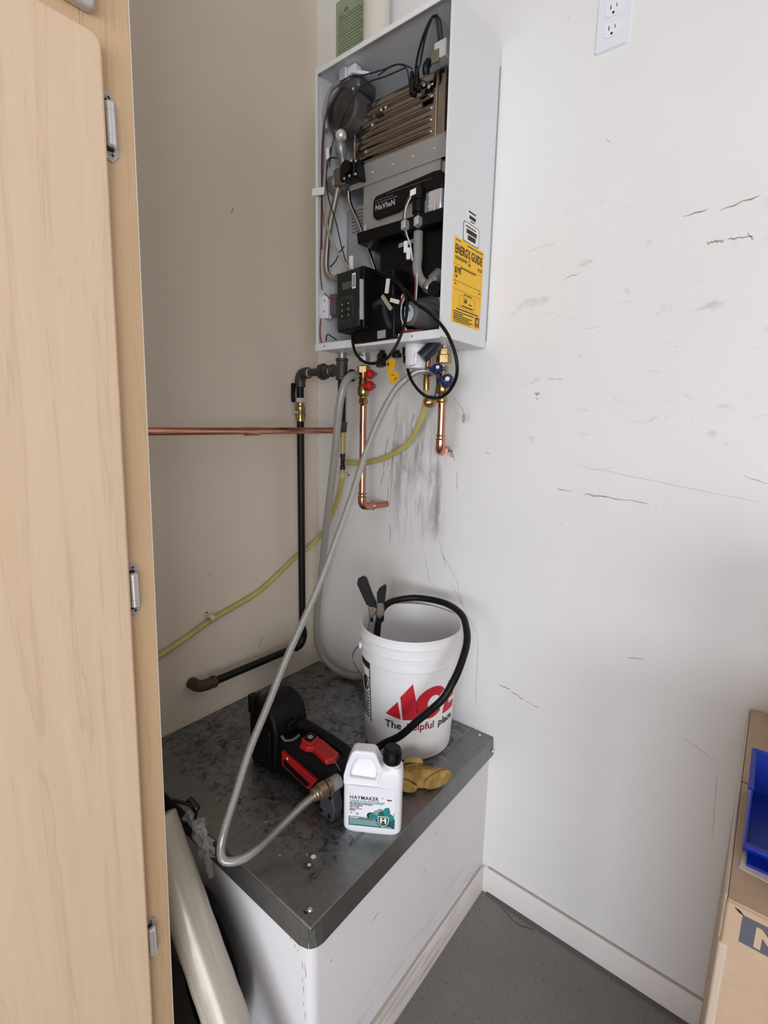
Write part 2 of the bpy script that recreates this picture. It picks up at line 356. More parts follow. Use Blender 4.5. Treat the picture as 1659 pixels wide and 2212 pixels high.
def rrect(x0, y0, x1, y1, r, n=4):
    o = []
    for cx, cy, a in ((x1 - r, y1 - r, 0), (x0 + r, y1 - r, 90), (x0 + r, y0 + r, 180), (x1 - r, y0 + r, 270)):
        for i in range(n + 1): t = math.radians(a + 90 * i / n); o.append((cx + r * math.cos(t), cy + r * math.sin(t)))
    return o
def screw(M, r, parent, m=None, name='screw'):
    g = G().at(M); g.prism([(r * math.cos(math.pi * i / 5), r * math.sin(math.pi * i / 5)) for i in range(10)], 0, r * 0.45, 0.75)
    return g.obj(name, m or CHROME, parent)

# ================================================================== THE SETTING
struct(G().box((-0.12, -5.2, -0.1), (5.2, 0.12, 0.0)).obj('floor', M_FLOOR), 'grey speckled epoxy garage floor')
wl = struct(G().box((-0.12, -3.4, 0), (0, 0.12, 2.95)).obj('wall_left', M_WL), 'beige shaded garage wall behind the tall cabinet')
wr = struct(G().box((0, 0, 0), (5.2, 0.12, 2.95)).obj('wall_right', M_WR), 'off-white scuffed garage wall the water heater hangs on')
struct(G().box((-0.12, -3.4, 2.95), (5.2, 0.12, 3.05)).obj('ceiling', M_WR if False else mat('ceiling_paint', (225, 220, 214), 0.9)), 'plain garage ceiling')
struct(G().prism([(0, 0), (0.014, 0), (0.014, 0.074), (0.006, 0.086), (0, 0.086)], 0, 3.6).at(Matrix.Identity(4)).obj('baseboard_right', M_BASE, warp=lambda c: (0.772 + c.z, -c.x, c.y)), 'painted baseboard along the off-white wall')
# dark line of old caulk where floor paint meets the right wall
struct(G().box((0.79, -0.020, 0.0), (1.376, -0.014, 0.007)).obj('trim_1', mat('grey_floor_caulk', (96, 93, 92), 0.7)), 'grey paint line at the foot of the baseboard')
g = G(); pts = [(0.846, -0.028), (0.880, -0.040), (0.905, -0.047), (0.925, -0.043), (0.955, -0.031)]
g.tube([(x, y, 0.0004) for x, y in pts], 0.0007, 5); g.obj('crack', DARK, bpy.data.objects['floor'], label='short dark crack in the floor paint')

_dl = mat('dirty_shadow_brown', (186, 174, 168), 0.8)  # brown strip paints the shadow line above the baseboards, together with its dirt
G().box((0.786, -0.0075, 0.0855), (1.376, -0.0005, 0.0885)).obj('dirt_shadow_line', _dl, bpy.data.objects['baseboard_right'], label='brownish line of dirt and painted shadow along the top of the baseboard')
# drips, cracks and scuffs on the walls: thin marks with their own outline
def streak(pts, wid, m, name, parent=wr, axis='y', seed=0):
    rnd = random.Random(seed); g = G(); L, R = [], []
    for i, (a, b) in enumerate(pts):
        q = wid * rnd.uniform(0.45, 1.25); p1 = pts[min(i + 1, len(pts) - 1)]; p0 = pts[max(i - 1, 0)]
        d = Vector((p1[0] - p0[0], p1[1] - p0[1])).normalized(); n = Vector((-d.y, d.x)) * q / 2
        if i in (0, len(pts) - 1): n *= 0.25
        L.append((a + n.x, b + n.y)); R.append((a - n.x, b - n.y))
    for i in range(len(pts) - 1):
        q = [L[i], L[i + 1], R[i + 1], R[i]]
        g.prism(q, 0, 0.0003)
    f = (lambda c: (c.x, -0.0002 - c.z, c.y)) if axis == 'y' else (lambda c: (0.0002 + c.z, c.x, c.y))
    return g.obj(name, m, parent, warp=f, smooth=False)
def wander(a, b, n, amp, seed):
    rnd = random.Random(seed); A = Vector(a); B = Vector(b); nn = Vector((-(B - A).y, (B - A).x)).normalized()
    return [tuple(A.lerp(B, i / n) + nn * rnd.uniform(-amp, amp)) for i in range(n + 1)]
for i, (a, b, wd, m) in enumerate([((0.331, 1.452), (0.312, 1.345), 0.004, SCUFF), ((0.316, 1.34), (0.303, 1.285), 0.005, STAIN), ((0.366, 1.52), (0.338, 1.29), 0.004, STAIN), ((0.357, 1.44), (0.345, 1.20), 0.0035, SCUFF),
        ((0.338, 1.29), (0.336, 1.22), 0.004, SCUFF), ((0.346, 1.16), (0.349, 1.08), 0.004, STAIN), ((0.43, 1.53), (0.425, 1.46), 0.008, STAIN), ((0.575, 1.425), (0.592, 1.39), 0.005, SCUFF), ((0.575, 1.42), (0.578, 1.398), 0.006, SCUFF),
        ((0.60, 1.36), (0.602, 1.30), 0.003, STAIN), ((0.545, 1.14), (0.575, 1.05), 0.0025, STAIN), ((0.560, 1.09), (0.615, 1.02), 0.002, STAIN), ((0.615, 1.02), (0.640, 0.94), 0.002, STAIN), ((0.60, 1.0), (0.70, 0.86), 0.0018, STAIN), ((0.70, 0.86), (0.705, 0.62), 0.0016, STAIN), ((0.49, 1.08), (0.52, 0.98), 0.002, STAIN)]):
    streak(wander(a, b, 7, wd * 0.7, i), wd, m, 'drip_stain', seed=i)
for i, (a, b, wd, n) in enumerate([((1.130, 1.949), (1.175, 1.953), 0.003, 4), ((1.195, 1.946), (1.262, 1.958), 0.003, 5), ((1.180, 1.886), (1.212, 1.884), 0.0035, 8), ((1.218, 1.885), (1.262, 1.882), 0.0035, 9), ((1.250, 1.893), (1.262, 1.874), 0.0022, 4), ((0.975, 1.327), (1.128, 1.319), 0.0028, 12),
        ((0.905, 1.333), (0.945, 1.331), 0.0022, 4), ((0.780, 0.724), (0.815, 0.720), 0.0028, 7), ((0.82, 0.716), (0.860, 0.704), 0.0028, 6), ((0.865, 0.703), (0.905, 0.697), 0.002, 5), ((0.825, 1.583), (0.840, 1.580), 0.006, 4), ((0.83, 1.570), (0.836, 1.566), 0.005, 2),
        ((0.95, 1.40), (1.34, 1.345), 0.0015, 10), ((1.26, 0.76), (1.33, 0.73), 0.0016, 5), ((1.335, 0.70), (1.345, 0.52), 0.0015, 8), ((0.69, 1.42), (0.705, 1.415), 0.004, 3), ((0.86, 1.62), (0.90, 1.617), 0.003, 4), ((0.88, 1.86), (0.92, 1.868), 0.003, 4), ((1.12, 0.92), (1.16, 0.93), 0.004, 4), ((0.955, 2.15), (0.964, 2.147), 0.004, 2), ((1.30, 1.40), (1.355, 1.385), 0.003, 4)]):
    streak(wander(a, b, n, wd * 0.8, i + 50), wd * (1.0 if i < 12 else 0.7), SCUFF_D if i < 9 else (SCUFF if i < 12 else STAIN), 'scuff_mark', seed=i + 90)
for i, (a, b, wd, n) in enumerate([((-0.347, 2.120), (-0.352, 2.098), 0.004, 3), ((-0.28, 0.745), (-0.295, 0.705), 0.003, 4), ((-0.345, 0.70), (-0.355, 0.698), 0.003, 2), ((-0.47, 1.02), (-0.472, 1.012), 0.004, 2), ((-0.37, 0.66), (-0.375, 0.655), 0.004, 2), ((-0.12, 1.63), (-0.125, 1.60), 0.004, 3)]):
    streak(wander(a, b, n, wd * 0.7, i + 150), wd, SCUFF, 'scuff_mark', wl, 'x', i + 190)

# ------------------------------------------------------------------ platform with sheet-metal top
H = 0.5455
pl = thing('heater_platform', (0.38, -0.38, 0), 'low white plastered platform with a dented galvanized sheet top', 'platform')
def rounded_plan(x1, y0, r, n=6):
    p = [(0.0, 0.0), (0.0, y0)]
    for i in range(n + 1): t = math.radians(-90 + 90 * i / n); p.append((x1 - r + r * math.cos(t), y0 + r + r * math.sin(t)))
    return p + [(x1, 0.0)]
G().prism(rounded_plan(0.762, -0.757, 0.02), 0, 0.535).obj('body', M_PB, pl, ang=30)
mt = G().prism([(0, 0), (0, -0.768), (0.7725, -0.768), (0.7725, 0)], 0.5345, H).obj('metal_top', M_GALV, pl, bevel=0.0025)
g = G()                                                                    # apron folded down over the front edges, corner crimped
zb = 0.486
def apron(pa, pb, t):
    (x0, y0), (x1, y1) = pa, pb; n = Vector((y1 - y0, -(x1 - x0), 0)).normalized() * t
    a = [g.v((x0, y0, H - 0.002)), g.v((x1, y1, H - 0.002)), g.v((x1 + n.x * 2, y1 + n.y * 2, zb)), g.v((x0 + n.x * 2, y0 + n.y * 2, zb))]
    b = [g.v((x0 - n.x, y0 - n.y, H - 0.002)), g.v((x1 - n.x, y1 - n.y, H - 0.002)), g.v((x1 + n.x, y1 + n.y, zb)), g.v((x0 + n.x, y0 + n.y, zb))]
    g.face(a); g.face(b[::-1])
    for i in range(4): g.face([a[i], b[i], b[(i + 1) % 4], a[(i + 1) % 4]])
apron((0.0, -0.768), (0.742, -0.768), 0.0015); apron((0.7725, -0.738), (0.7725, 0.0), 0.0015); apron((0.742, -0.768), (0.760, -0.762), 0.0015); apron((0.760, -0.762), (0.7685, -0.752), 0.0015); apron((0.7685, -0.752), (0.7725, -0.738), 0.0015)
g.obj('apron', M_GALV, pl, smooth=False)
G().prism([(0.700, -0.6), (0.703, -0.6), (0.703, -0.002), (0.700, -0.002)], H, H + 0.0008).obj('sheet_seam', M_GALV, pl)
for x, y in ((0.735, -0.02), (0.744, -0.743)): screw(Matrix.Translation((x, y, H)), 0.005, pl)
screw(SIDEX(-0.012, 0.505, 0.7765), 0.005, pl)
G().prism([(0.741 + 0.006 * math.cos(t * 0.7), -0.753 + 0.002 * math.sin(t * 0.7)) for t in range(9)], H, H + 0.0006).obj('sheet_nick', DARK, pl)
for i, (x, y, r) in enumerate(((0.66, -0.655, 0.006), (0.668, -0.675, 0.004), (0.645, -0.66, 0.0025), (0.60, -0.70, 0.003), (0.50, -0.66, 0.003))): G().prism([(x + r * math.cos(t), y + r * math.sin(t)) for t in range(6)], H, H + 0.0005).obj('water_spot', PAPER if i < 2 else GREY_T, pl, smooth=False)
G().prism([(0, 0), (0.012, 0), (0.012, 0.072), (0.005, 0.084), (0, 0.084)], 0, 0.76).obj('baseboard', M_BASEW, pl, warp=lambda c: (0.762 + c.x, -c.z, c.y))
G().box((0.7622, -0.745, 0.0835), (0.7675, -0.014, 0.0870)).obj('dirt_shadow_line', _dl, pl)  # dirt and painted shadow line again, on the platform baseboard
for i, (y0, z0, y1, z1) in enumerate(((-0.55, 0.38, -0.57, 0.372), (-0.35, 0.34, -0.36, 0.33), (-0.30, 0.42, -0.31, 0.415), (-0.70, 0.40, -0.705, 0.398))):
    streak([(y0, z0), ((y0 + y1) / 2, z0 - 0.004), (y1, z1)], 0.0022, SCUFF, 'scuff_mark', pl, 'x', i).location.x += 0.7624
for i, (x, z, q) in enumerate(((0.70, 0.463, .010), (0.712, 0.452, .008), (0.722, 0.448, .006), (0.735, 0.43, .02), (0.735, 0.39, .012), (0.737, 0.372, .02), (0.737, 0.33, .008), (0.744, 0.43, .035), (0.742, 0.31, .018), (0.742, 0.26, .016), (0.69, 0.473, .006), (0.67, 0.49, .006))):
    streak(wander((x, z), (x + 0.002, z - q), 3, 0.001, i), 0.0016, SCUFF, 'scuff_mark', pl, 'y', i).location.y -= 0.7572

# ------------------------------------------------------------------ wall outlet
t = thing('wall_outlet', (0.9475, 0, 2.333), 'white duplex wall outlet with cover plate on the off-white wall', 'outlet')
G().at(WALLR(0.9475, 2.3335)).prism(rrect(-0.035, 0, 0.035, 0.114, 0.004), 0, 0.006, 0.95).obj('cover_plate', mat('outlet_plate', (230, 232, 240), 0.3), t, ang=30)
for zc in (2.3705, 2.4110):
    g = G().at(WALLR(0.9475, zc, -0.0045)); g.prism([(0.0175 * max(-1, min(1, 1.18 * math.cos(a * math.pi / 12))) , 0.0150 * max(-.93, min(.93, math.sin(a * math.pi / 12)))) for a in range(24)], 0, 0.0035)
    rc = g.obj('receptacle', mat('outlet_face', (236, 237, 242), 0.3), t, ang=30)
    g = G().at(WALLR(0.9475, zc, -0.0080)); g.rect(-0.0074, 0.0, -0.0056, 0.0085); g.rect(0.0056, 0.001, 0.0070, 0.0078); g.prism([(0.0026 * math.cos(a), -0.0075 + 0.0026 * math.sin(a)) for a in [x * math.pi / 5 for x in range(10)]], 0, 0.0004)
    g.obj('slot', DARK, rc)
screw(WALLR(0.9475, 2.3905, -0.0058), 0.0032, t, PLASTIC_W)

# ------------------------------------------------------------------ vent pipe and green notice above the heater
g = G().cyl((0.300, -0.055, 2.443), (0.300, -0.055, 2.95), 0.038, seg=24)
tag(g.obj('vent_pipe', M_PVC), 'white plastic vent pipe rising behind the open water heater', 'pipe')
t = thing('green_notice', (0.158, 0, 2.6), 'green printed notice sheet on the wall above the water heater', 'notice')
G().at(WALLR(0.158, 2.60)).prism([(-0.072, 0), (0.072, 0), (0.072, 0.2), (-0.072, 0.2)], 0, 0.0008).obj('sheet', GREEN, t)
g = G(); M = WALLR(0.158, 2.60, -0.0009)
for i in range(17): scribble(g, M, -0.062, 0.014 + i * 0.0085, (0.058 if i % 4 else 0.03), 0.0035 if i % 5 else 0.0045, i)
g.at(M)
for a in (90, 210, 330):                                                   # three bent arrows of a recycling mark
    p = [(0.009 * math.cos(math.radians(a + s)) - 0.05, 0.158 + 0.009 * math.sin(math.radians(a + s))) for s in (-40, 40)]; q = [(0.006 * math.cos(math.radians(a + s)) - 0.05, 0.158 + 0.006 * math.sin(math.radians(a + s))) for s in (40, -40)]
    g.prism(p + q, 0, 0.0004)
g.prism([(-0.028 + 0.010 * math.cos(i * 0.5236), 0.165 + 0.006 * math.sin(i * 0.5236)) for i in range(12)], 0, 0.0004)
g.obj('print', INK_G, t)

# ================================================================== WATER HEATER
X0, X1, Y1, Z0, Z1 = 0.234, 0.674, -0.234, 1.709, 2.443
h = thing('water_heater', (0.454, -0.117, Z0), 'white tankless water heater with its front cover off, showing the inner parts', 'water heater')
g = G()
for lo, hi in (((X0, Y1, Z0), (X0 + 0.003, -0.004, Z1)), ((X1 - 0.003, Y1, Z0), (X1, -0.004, Z1)), ((X0 + 0.003, -0.010, Z0), (X1 - 0.003, -0.004, Z1)), ((X0 + 0.003, Y1, Z1 - 0.003), (X1 - 0.003, -0.010, Z1)), ((X0 + 0.003, Y1, Z0), (X1 - 0.003, -0.010, Z0 + 0.003)),
               ((X0 + 0.003, Y1, Z0 + 0.003), (X0 + 0.009, Y1 + 0.0025, Z1 - 0.003)), ((X1 - 0.007, Y1, Z0 + 0.003), (X1 - 0.003, Y1 + 0.0025, Z1 - 0.003)), ((X0 + 0.009, Y1, Z1 - 0.012), (X1 - 0.007, Y1 + 0.0025, Z1 - 0.003))): g.box(lo, hi)
g.obj('casing', WHITE, h, smooth=False)
G().box((X0 - 0.001, Y1 - 0.003, Z0 - 0.004), (X1 - 0.002, Y1, Z0 + 0.017)).obj('bottom_lip', WHITE, h, bevel=0.001)
for x in (0.272, 0.588): screw(WALLR(x, Z0 + 0.007, Y1 - 0.003), 0.0022, h, DARK, 'screw_hole')
G().box((X1 - 0.002, -0.005, Z0 + 0.02), (X1 + 0.0015, -0.001, Z1 - 0.04)).obj('rear_flange', STEEL_M, h)
G().box((X0 + 0.003, -0.014, Z0 + 0.003), (X1 - 0.003, -0.010, Z1 - 0.003)).obj('back_liner', WHITE_IN, h)
# side stickers
M = SIDEX(-0.117, 1.750, X1)
el = G().at(M).prism([(-0.076, 0), (0.0735, 0), (0.0755, 0.199), (-0.0745, 0.199)], 0, 0.0006).obj('energy_label', YELLOW, h)
M = SIDEX(-0.117, 1.750, X1 + 0.0006)
g = G(); text(g, 'ENERGY', 0.0285, M @ Matrix.Translation((-0.070, 0.163, 0)), bold=0.0006, xs=0.66, sp=1.08); text(g, 'GUIDE', 0.0285, M @ Matrix.Translation((0.010, 0.163, 0)), bold=0.0006, xs=0.66, sp=1.08)
text(g, '$195', 0.020, M @ Matrix.Translation((-0.068, 0.118, 0)), bold=0.0004, xs=0.75); text(g, '160', 0.015, M @ Matrix.Translation((-0.020, 0.055, 0)), bold=0.0003, xs=0.8); text(g, 'therms', 0.006, M @ Matrix.Translation((0.008, 0.053, 0)))
g.at(M); g.rect(0.0015, 0.148, 0.0035, 0.17); g.prism([(-0.004, 0.152), (0.0025, 0.144), (0.009, 0.152), (0.0025, 0.1495)], 0, 0.0004); g.prism([(-0.066, 0.113), (-0.060, 0.105), (-0.054, 0.113)], 0, 0.0004)
g.rect(-0.066, 0.0995, 0.066, 0.1003); g.rect(-0.066, 0.096, -0.0652, 0.103); g.rect(0.0652, 0.096, 0.066, 0.103); g.rect(-0.073, 0.1375, 0.073, 0.1379); g.rect(-0.073, 0.080, 0.073, 0.0804)
for a in ((-0.040, 0.041, 0.040, 0.0414), (-0.040, 0.070, 0.040, 0.0704), (-0.040, 0.041, -0.0396, 0.0704), (0.0396, 0.041, 0.040, 0.0704)): g.rect(*a)
for i, (a, b, c, d) in enumerate(((-0.068, 0.192, -0.045, .0018), (-0.012, 0.191, 0.07, .0022), (-0.068, 0.154, -0.006, .0022), (-0.068, 0.150, -0.012, .0022), (0.046, 0.150, 0.070, .0022), (0.049, 0.146, 0.070, .0018), (-0.04, 0.132, 0.038, .0032), (-0.066, 0.091, -0.058, .0026), (0.058, 0.091, 0.068, .0026), (-0.02, 0.0735, 0.024, .0024), (-0.028, 0.0445, 0.032, .003), (-0.052, 0.034, 0.060, .003), (-0.066, 0.027, 0.04, .0026), (-0.066, 0.022, -0.02, .0026), (-0.066, 0.0175, 0.03, .0024), (-0.066, 0.013, 0.012, .0024), (-0.066, 0.0085, 0.034, .0024), (-0.060, 0.004, 0.02, .002))): scribble(g, M, a, b, c, d, i)
g.obj('print', INK_B, el)
g = G().at(M); g.rect(0.046, 0.006, 0.068, 0.031); sq = g.obj('badge', mat('badge_dark', (64, 54, 34), 0.5), el)
g = G().at(SIDEX(-0.117, 1.750, X1 + 0.0010)); g.prism([(0.057 + 0.007 * math.cos(i * .5), 0.020 + 0.007 * math.sin(i * .5)) for i in range(12)], 0, 0.0003); g.rect(0.049, 0.008, 0.065, 0.0105); g.obj('badge_mark', mat('badge_pale', (196, 160, 60), 0.5), el)
st = G().at(SIDEX(-0.111, 1.949, X1)).prism(rrect(-0.042, 0, 0.041, 0.047, 0.008), 0, 0.0005).obj('barcode_sticker', mat('sticker_rim', (92, 92, 96), 0.5), h)
G().at(SIDEX(-0.111, 1.949, X1 + 0.0004)).prism(rrect(-0.0395, 0.002, 0.0385, 0.045, 0.007), 0, 0.0004).obj('sticker_face', PAPER, st)
st2 = G().at(SIDEX(-0.111, 1.997, X1)).prism([(-0.024, 0), (0.022, 0), (0.022, 0.032), (-0.024, 0.032)], 0, 0.0005).obj('serial_sticker', PAPER, h)
def barcode(g, M, x0, x1, y0, y1, seed):
    rnd = random.Random(seed); x = x0; g.at(M)
    while x < x1: wd = rnd.choice((0.0005, 0.0009, 0.0014)); g.rect(x, y0, x + wd, y1); x += wd + rnd.choice((0.0005, 0.0009))
g = G(); M = SIDEX(-0.111, 1.949, X1 + 0.0009); barcode(g, M, -0.026, 0.026, 0.022, 0.032, 3); barcode(g, M, -0.018, 0.022, 0.008, 0.019, 4); scribble(g, M, -0.03, 0.036, 0.02, 0.003, 5); g.obj('print', INK, st)
g = G(); M = SIDEX(-0.111, 1.997, X1 + 0.0006); barcode(g, M, -0.014, 0.018, 0.010, 0.018, 6); g.at(M).rect(-0.019, 0.024, 0.018, 0.0275); scribble(g, M, -0.008, 0.004, 0.012, 0.0025, 7); g.obj('print', INK, st2)

# heat exchanger block with pressed ribs
hx = G().box((0.322, -0.168, 2.180), (0.618, -0.035, 2.348)).obj('heat_exchanger', STEEL, h, bevel=0.006, seg=3)
G().box((0.3205, -0.1715, 2.186), (0.3255, -0.160, 2.346)).obj('edge_rib', STEEL_P, hx, bevel=0.0015)
for z in (2.322, 2.296, 2.270, 2.244, 2.218): G().tube([(0.332, -0.152, z), (0.340, -0.1625, z), (0.46, -0.1635, z), (0.572, -0.1625, z), (0.580, -0.152, z)], 0.0100, 10, 0.02).obj('rib', STEEL, hx)
G().box((0.590, -0.172, 2.19), (0.596, -0.164, 2.345)).obj('edge_rib', STEEL_P, hx, bevel=0.002)
G().tube([(0.618, -0.140, 2.245), (0.622, -0.140, 2.262), (0.622, -0.140, 2.318), (0.618, -0.140, 2.332)], 0.010, 10).obj('side_boss', STEEL, hx)
G().tube([(0.618, -0.140, 2.205), (0.622, -0.140, 2.215), (0.622, -0.140, 2.228), (0.618, -0.140, 2.236)], 0.010, 10).obj('side_boss', STEEL, hx)
G().box((0.328, -0.150, 2.348), (0.630, -0.04, 2.354)).obj('top_flange', STEEL_M, hx, bevel=0.001)
for x, z in ((0.395, 2.283), (0.425, 2.309), (0.440, 2.309), (0.575, 2.309), (0.560, 2.318)): screw(WALLR(x, z, -0.178), 0.004, hx)
G().at(WALLR(0.404, 2.297, -0.176)).prism(rrect(0, 0, 0.026, 0.008, 0.003), 0, 0.0015).obj('slot', DARK, hx)
tr = G()
tr.prism([(-0.186, 2.188), (-0.183, 2.193), (-0.03, 2.193), (-0.03, 2.188), (-0.181, 2.186), (-0.172, 2.144), (-0.175, 2.142)], 0.312, 0.633).obj('exchanger_tray', STEEL_M, h, warp=lambda c: (c.z, c.x, c.y))
for x in (0.365, 0.40, 0.47, 0.535, 0.60): screw(FR((x, -0.1812, 2.165), (1, 0, 0), (0, 0.2, 1)), 0.0038, h)
bb = G().box((0.360, -0.172, 2.016), (0.612, -0.04, 2.146)).obj('burner_box', STEEL_M, h, bevel=0.002)
G().box((0.612, -0.166, 2.018), (0.630, -0.05, 2.144)).obj('burner_side', STEEL_P, h, bevel=0.002)
bp = G().at(WALLR(0, 0, -0.172)).prism([(0.404, 2.060), (0.407, 2.050), (0.415, 2.044), (0.490, 2.047), (0.510, 2.054), (0.530, 2.066), (0.560, 2.074), (0.626, 2.072), (0.630, 2.080), (0.629, 2.104), (0.620, 2.113), (0.600, 2.1145), (0.415, 2.103), (0.405, 2.094)], 0, 0.010).obj('name_plate', BLACK_G, h, bevel=0.002)
g = G(); text(g, 'NaVIeN', 0.0185, WALLR(0.4135, 2.0665, -0.1822), bold=0.0007, xs=1.0, sp=1.14); bp_t = g.obj('lettering', GREY_T, bp)
_pd = mat('print_dark_grey', (84, 84, 86), 0.5)
for k_, (xx, zz, ww, hh) in enumerate(((0.4135, 2.083, 0.075, 0.0028), (0.4135, 2.0895, 0.062, 0.0024))): g = G(); scribble(g, WALLR(xx, zz, -0.1822), 0, 0, ww, hh, k_ + 1); g.obj('print_line', _pd, bp)
G().at(WALLR(0.45, 2.0985, -0.1822)).rect(0, 0, 0.145, 0.0012).obj('plate_groove', _pd, bp)
# dark condensate tray with lid and the shadowed block below it
G().prism([(-0.205, 2.014), (-0.03, 2.018), (-0.03, 1.99), (-0.200, 1.986)], 0.366, 0.648).obj('condensate_tray', BLACK, h, warp=lambda c: (c.z, c.x, c.y), bevel=0.002)
G().box((0.415, -0.165, 1.865), (0.640, -0.03, 1.990)).obj('condensate_box', BLACK, h, bevel=0.008)
G().at(WALLR(0.485, 1.962, -0.168)).prism([(0, 0), (0.060, 0.004), (0.060, 0.014), (0.002, 0.011)], 0, 0.001).obj('tray_label', GREY_T, h)
for x in (0.385, 0.612): G().cyl((x, -0.190, 2.010), (x, -0.190, 2.034), 0.0028, seg=8).obj('stud', CHROME, h)
G().lathe([(0, .020), (.01, .022), (.02, .018), (.045, .016)], (0.50, -0.175, 1.845), (0, 0.2, 1), 16).obj('trap_cap', BLACK_G, h)
G().at(WALLR(0.478, 1.868, -0.197)).prism([(0, 0), (0.040, 0.001), (0.040, 0.007), (0, 0.006)], 0, 0.001).obj('cap_label', PAPER, h)
# blower
bl = G().lathe([(0, .052), (.012, .060), (.075, .060), (.085, .050)], (0.306, -0.205, 2.340), (0, 1, 0), 28).obj('blower', mat('blower_grey', (98, 96, 95), 0.35, 0.6), h)
G().lathe([(-.006, .018), (.0, .034), (.004, .050)], (0.306, -0.209, 2.340), (0, 1, 0), 24).obj('blower_intake', mat('blower_dark', (40, 38, 40), 0.3), bl)
G().box((0.285, -0.200, 2.375), (0.365, -0.125, 2.410)).obj('blower_outlet', mat('blower_grey', (98, 96, 95)), bl, bevel=0.008)
G().tube([(0.258, -0.212, 2.30), (0.252, -0.214, 2.345), (0.268, -0.213, 2.388), (0.306, -0.212, 2.402)], 0.006, 8).obj('blower_rim', STEEL_M, bl)
for a in (35, 160, 250): screw(WALLR(0.306 + 0.054 * math.cos(math.radians(a)), 2.340 + 0.054 * math.sin(math.radians(a)), -0.206), 0.004, bl)
# gas valve and tubes
gv = G().lathe([(0, .012), (.010, .016), (.028, .016), (.036, .011), (.08, .010)], (0.300, -0.205, 2.262), (0, .3, -1), 16).obj('gas_valve', ALU, h)
G().sphere((0.312, -0.212, 2.268), 0.016).obj('valve_dome', CHROME, gv)
G().box((0.272, -0.205, 2.150), (0.318, -0.150, 2.200)).obj('valve_body', mat('valve_cast', (120, 106, 96), 0.45, 0.6), gv, bevel=0.008)
G().lathe([(0, .022), (.02, .022), (.024, .017), (.05, .017)], (0.255, -0.19, 2.168), (1, 0.1, -0.05), 16).obj('valve_port', ALU, gv)
so = G().box((0.305, -0.212, 2.155), (0.362, -0.165, 2.200)).obj('solenoid', BLACK_G, h, bevel=0.006)
G().cyl((0.335, -0.220, 2.182), (0.335, -0.205, 2.182), 0.017, seg=18).obj('coil', BLACK, so)
G().box((0.362, -0.208, 2.150), (0.374, -0.170, 2.196)).obj('solenoid_bracket', BLACK, so, bevel=0.002)
for x, z in ((0.352, 2.195), (0.345, 2.160), (0.326, 2.158), (0.368, 2.190), (0.368, 2.158)): screw(WALLR(x, z, -0.213), 0.0036, so)
G().tube([(0.285, -0.190, 2.165), (0.272, -0.200, 2.10), (0.262, -0.210, 2.03), (0.256, -0.214, 1.955), (0.262, -0.214, 1.922), (0.280, -0.208, 1.908), (0.312, -0.20, 1.908)], 0.0085, 12).obj('gas_tube', STEEL_P, h)
G().lathe([(0, .012), (.006, .012), (.008, .009), (.02, .009)], (0.292, -0.204, 1.908), (1, 0.1, 0), 6).obj('tube_nut', ALU, h)
G().tube([(0.297, -0.165, 2.150), (0.299, -0.160, 2.118), (0.325, -0.150, 2.06), (0.360, -0.14, 1.975), (0.378, -0.13, 1.915)], 0.006, 10).obj('water_tube', STEEL_P, h)
fb = G().box((0.246, -0.120, 1.83), (0.352, -0.018, 2.13)).obj('insulated_tank', mat('pale_insulation', (150, 150, 152), 0.6), h, bevel=0.012)
G().at(WALLR(0.27, 2.05, -0.121)).prism([(0, 0), (0.05, 0), (0.05, 0.075), (0, 0.075)], 0, 0.001).obj('rating_label', GREY_T, fb)
g = G()
for i in range(7): scribble(g, WALLR(0.272, 2.055, -0.1221), 0, i * 0.0095, 0.044, 0.003, i)
g.obj('label_print', mat('print_dark_grey', (84, 84, 86)), fb)
G().box((0.325, -0.190, 1.895), (0.338, -0.186, 1.965)).obj('white_bracket', PAPER, h)
# foam-covered pipe, elbow sensor and bracket at the right
G().tube([(0.556, -0.178, 1.985), (0.557, -0.178, 1.93), (0.556, -0.178, 1.895), (0.565, -0.172, 1.868), (0.585, -0.155, 1.845)], 0.0125, 14).obj('foam_pipe', FOAM, h)
G().lathe([(0, .009), (.018, .009), (.019, .011), (.026, .011)], (0.556, -0.178, 1.983), (0, 0, 1), 14).obj('pipe_collar', CHROME, h)
sb = G().lathe([(0, .0125), (.02, .0135), (.022, .016), (.05, .016), (.052, .019), (.078, .019), (.088, .010)], (0.556, -0.180, 2.006), (0, 0, 1), 14).obj('water_sensor', BLACK, h)
G().at(WALLR(0.543, 2.064, -0.200)).prism([(0, 0), (0.018, 0.002), (0.018, 0.016), (0, 0.014)], 0, 0.001).obj('sensor_label', PAPER, sb)
G().box((0.585, -0.184, 2.022), (0.628, -0.150, 2.072)).obj('ignition_cover', CHROME, h, bevel=0.005)
for z in (2.034, 2.060): screw(WALLR(0.592, z, -0.184), 0.0045, h)
for s in (-1, 1): G().at(WALLR(0.557 + s * 0.020, 1.995, -0.200)).prism([(-0.007, -0.012), (0.007, -0.008), (0.007, 0.012), (-0.007, 0.008)], 0, 0.020).obj('pipe_clip', NICKEL, h, bevel=0.002)
mo = G().lathe([(0, .020), (.004, .030), (.03, .034), (.08, .034)], (0.560, -0.215, 1.778), (0.25, 1, 0.05), 22).obj('circulator', ALU, h)
G().lathe([(-.001, .021), (.001, .021)], (0.559, -0.217, 1.778), (0.25, 1, 0.05), 20).obj('circulator_sticker', mat('sticker_blue_white', (206, 214, 222), 0.4), mo)
G().at(FR((0.548, -0.2195, 1.781), (1, -0.25, 0), (0, 0, 1))).prism([(0, 0), (0.022, 0), (0.020, 0.010), (0.003, 0.010)], 0, 0.0012).obj('sticker_band', mat('sticker_blue', (74, 120, 150), 0.4), mo)
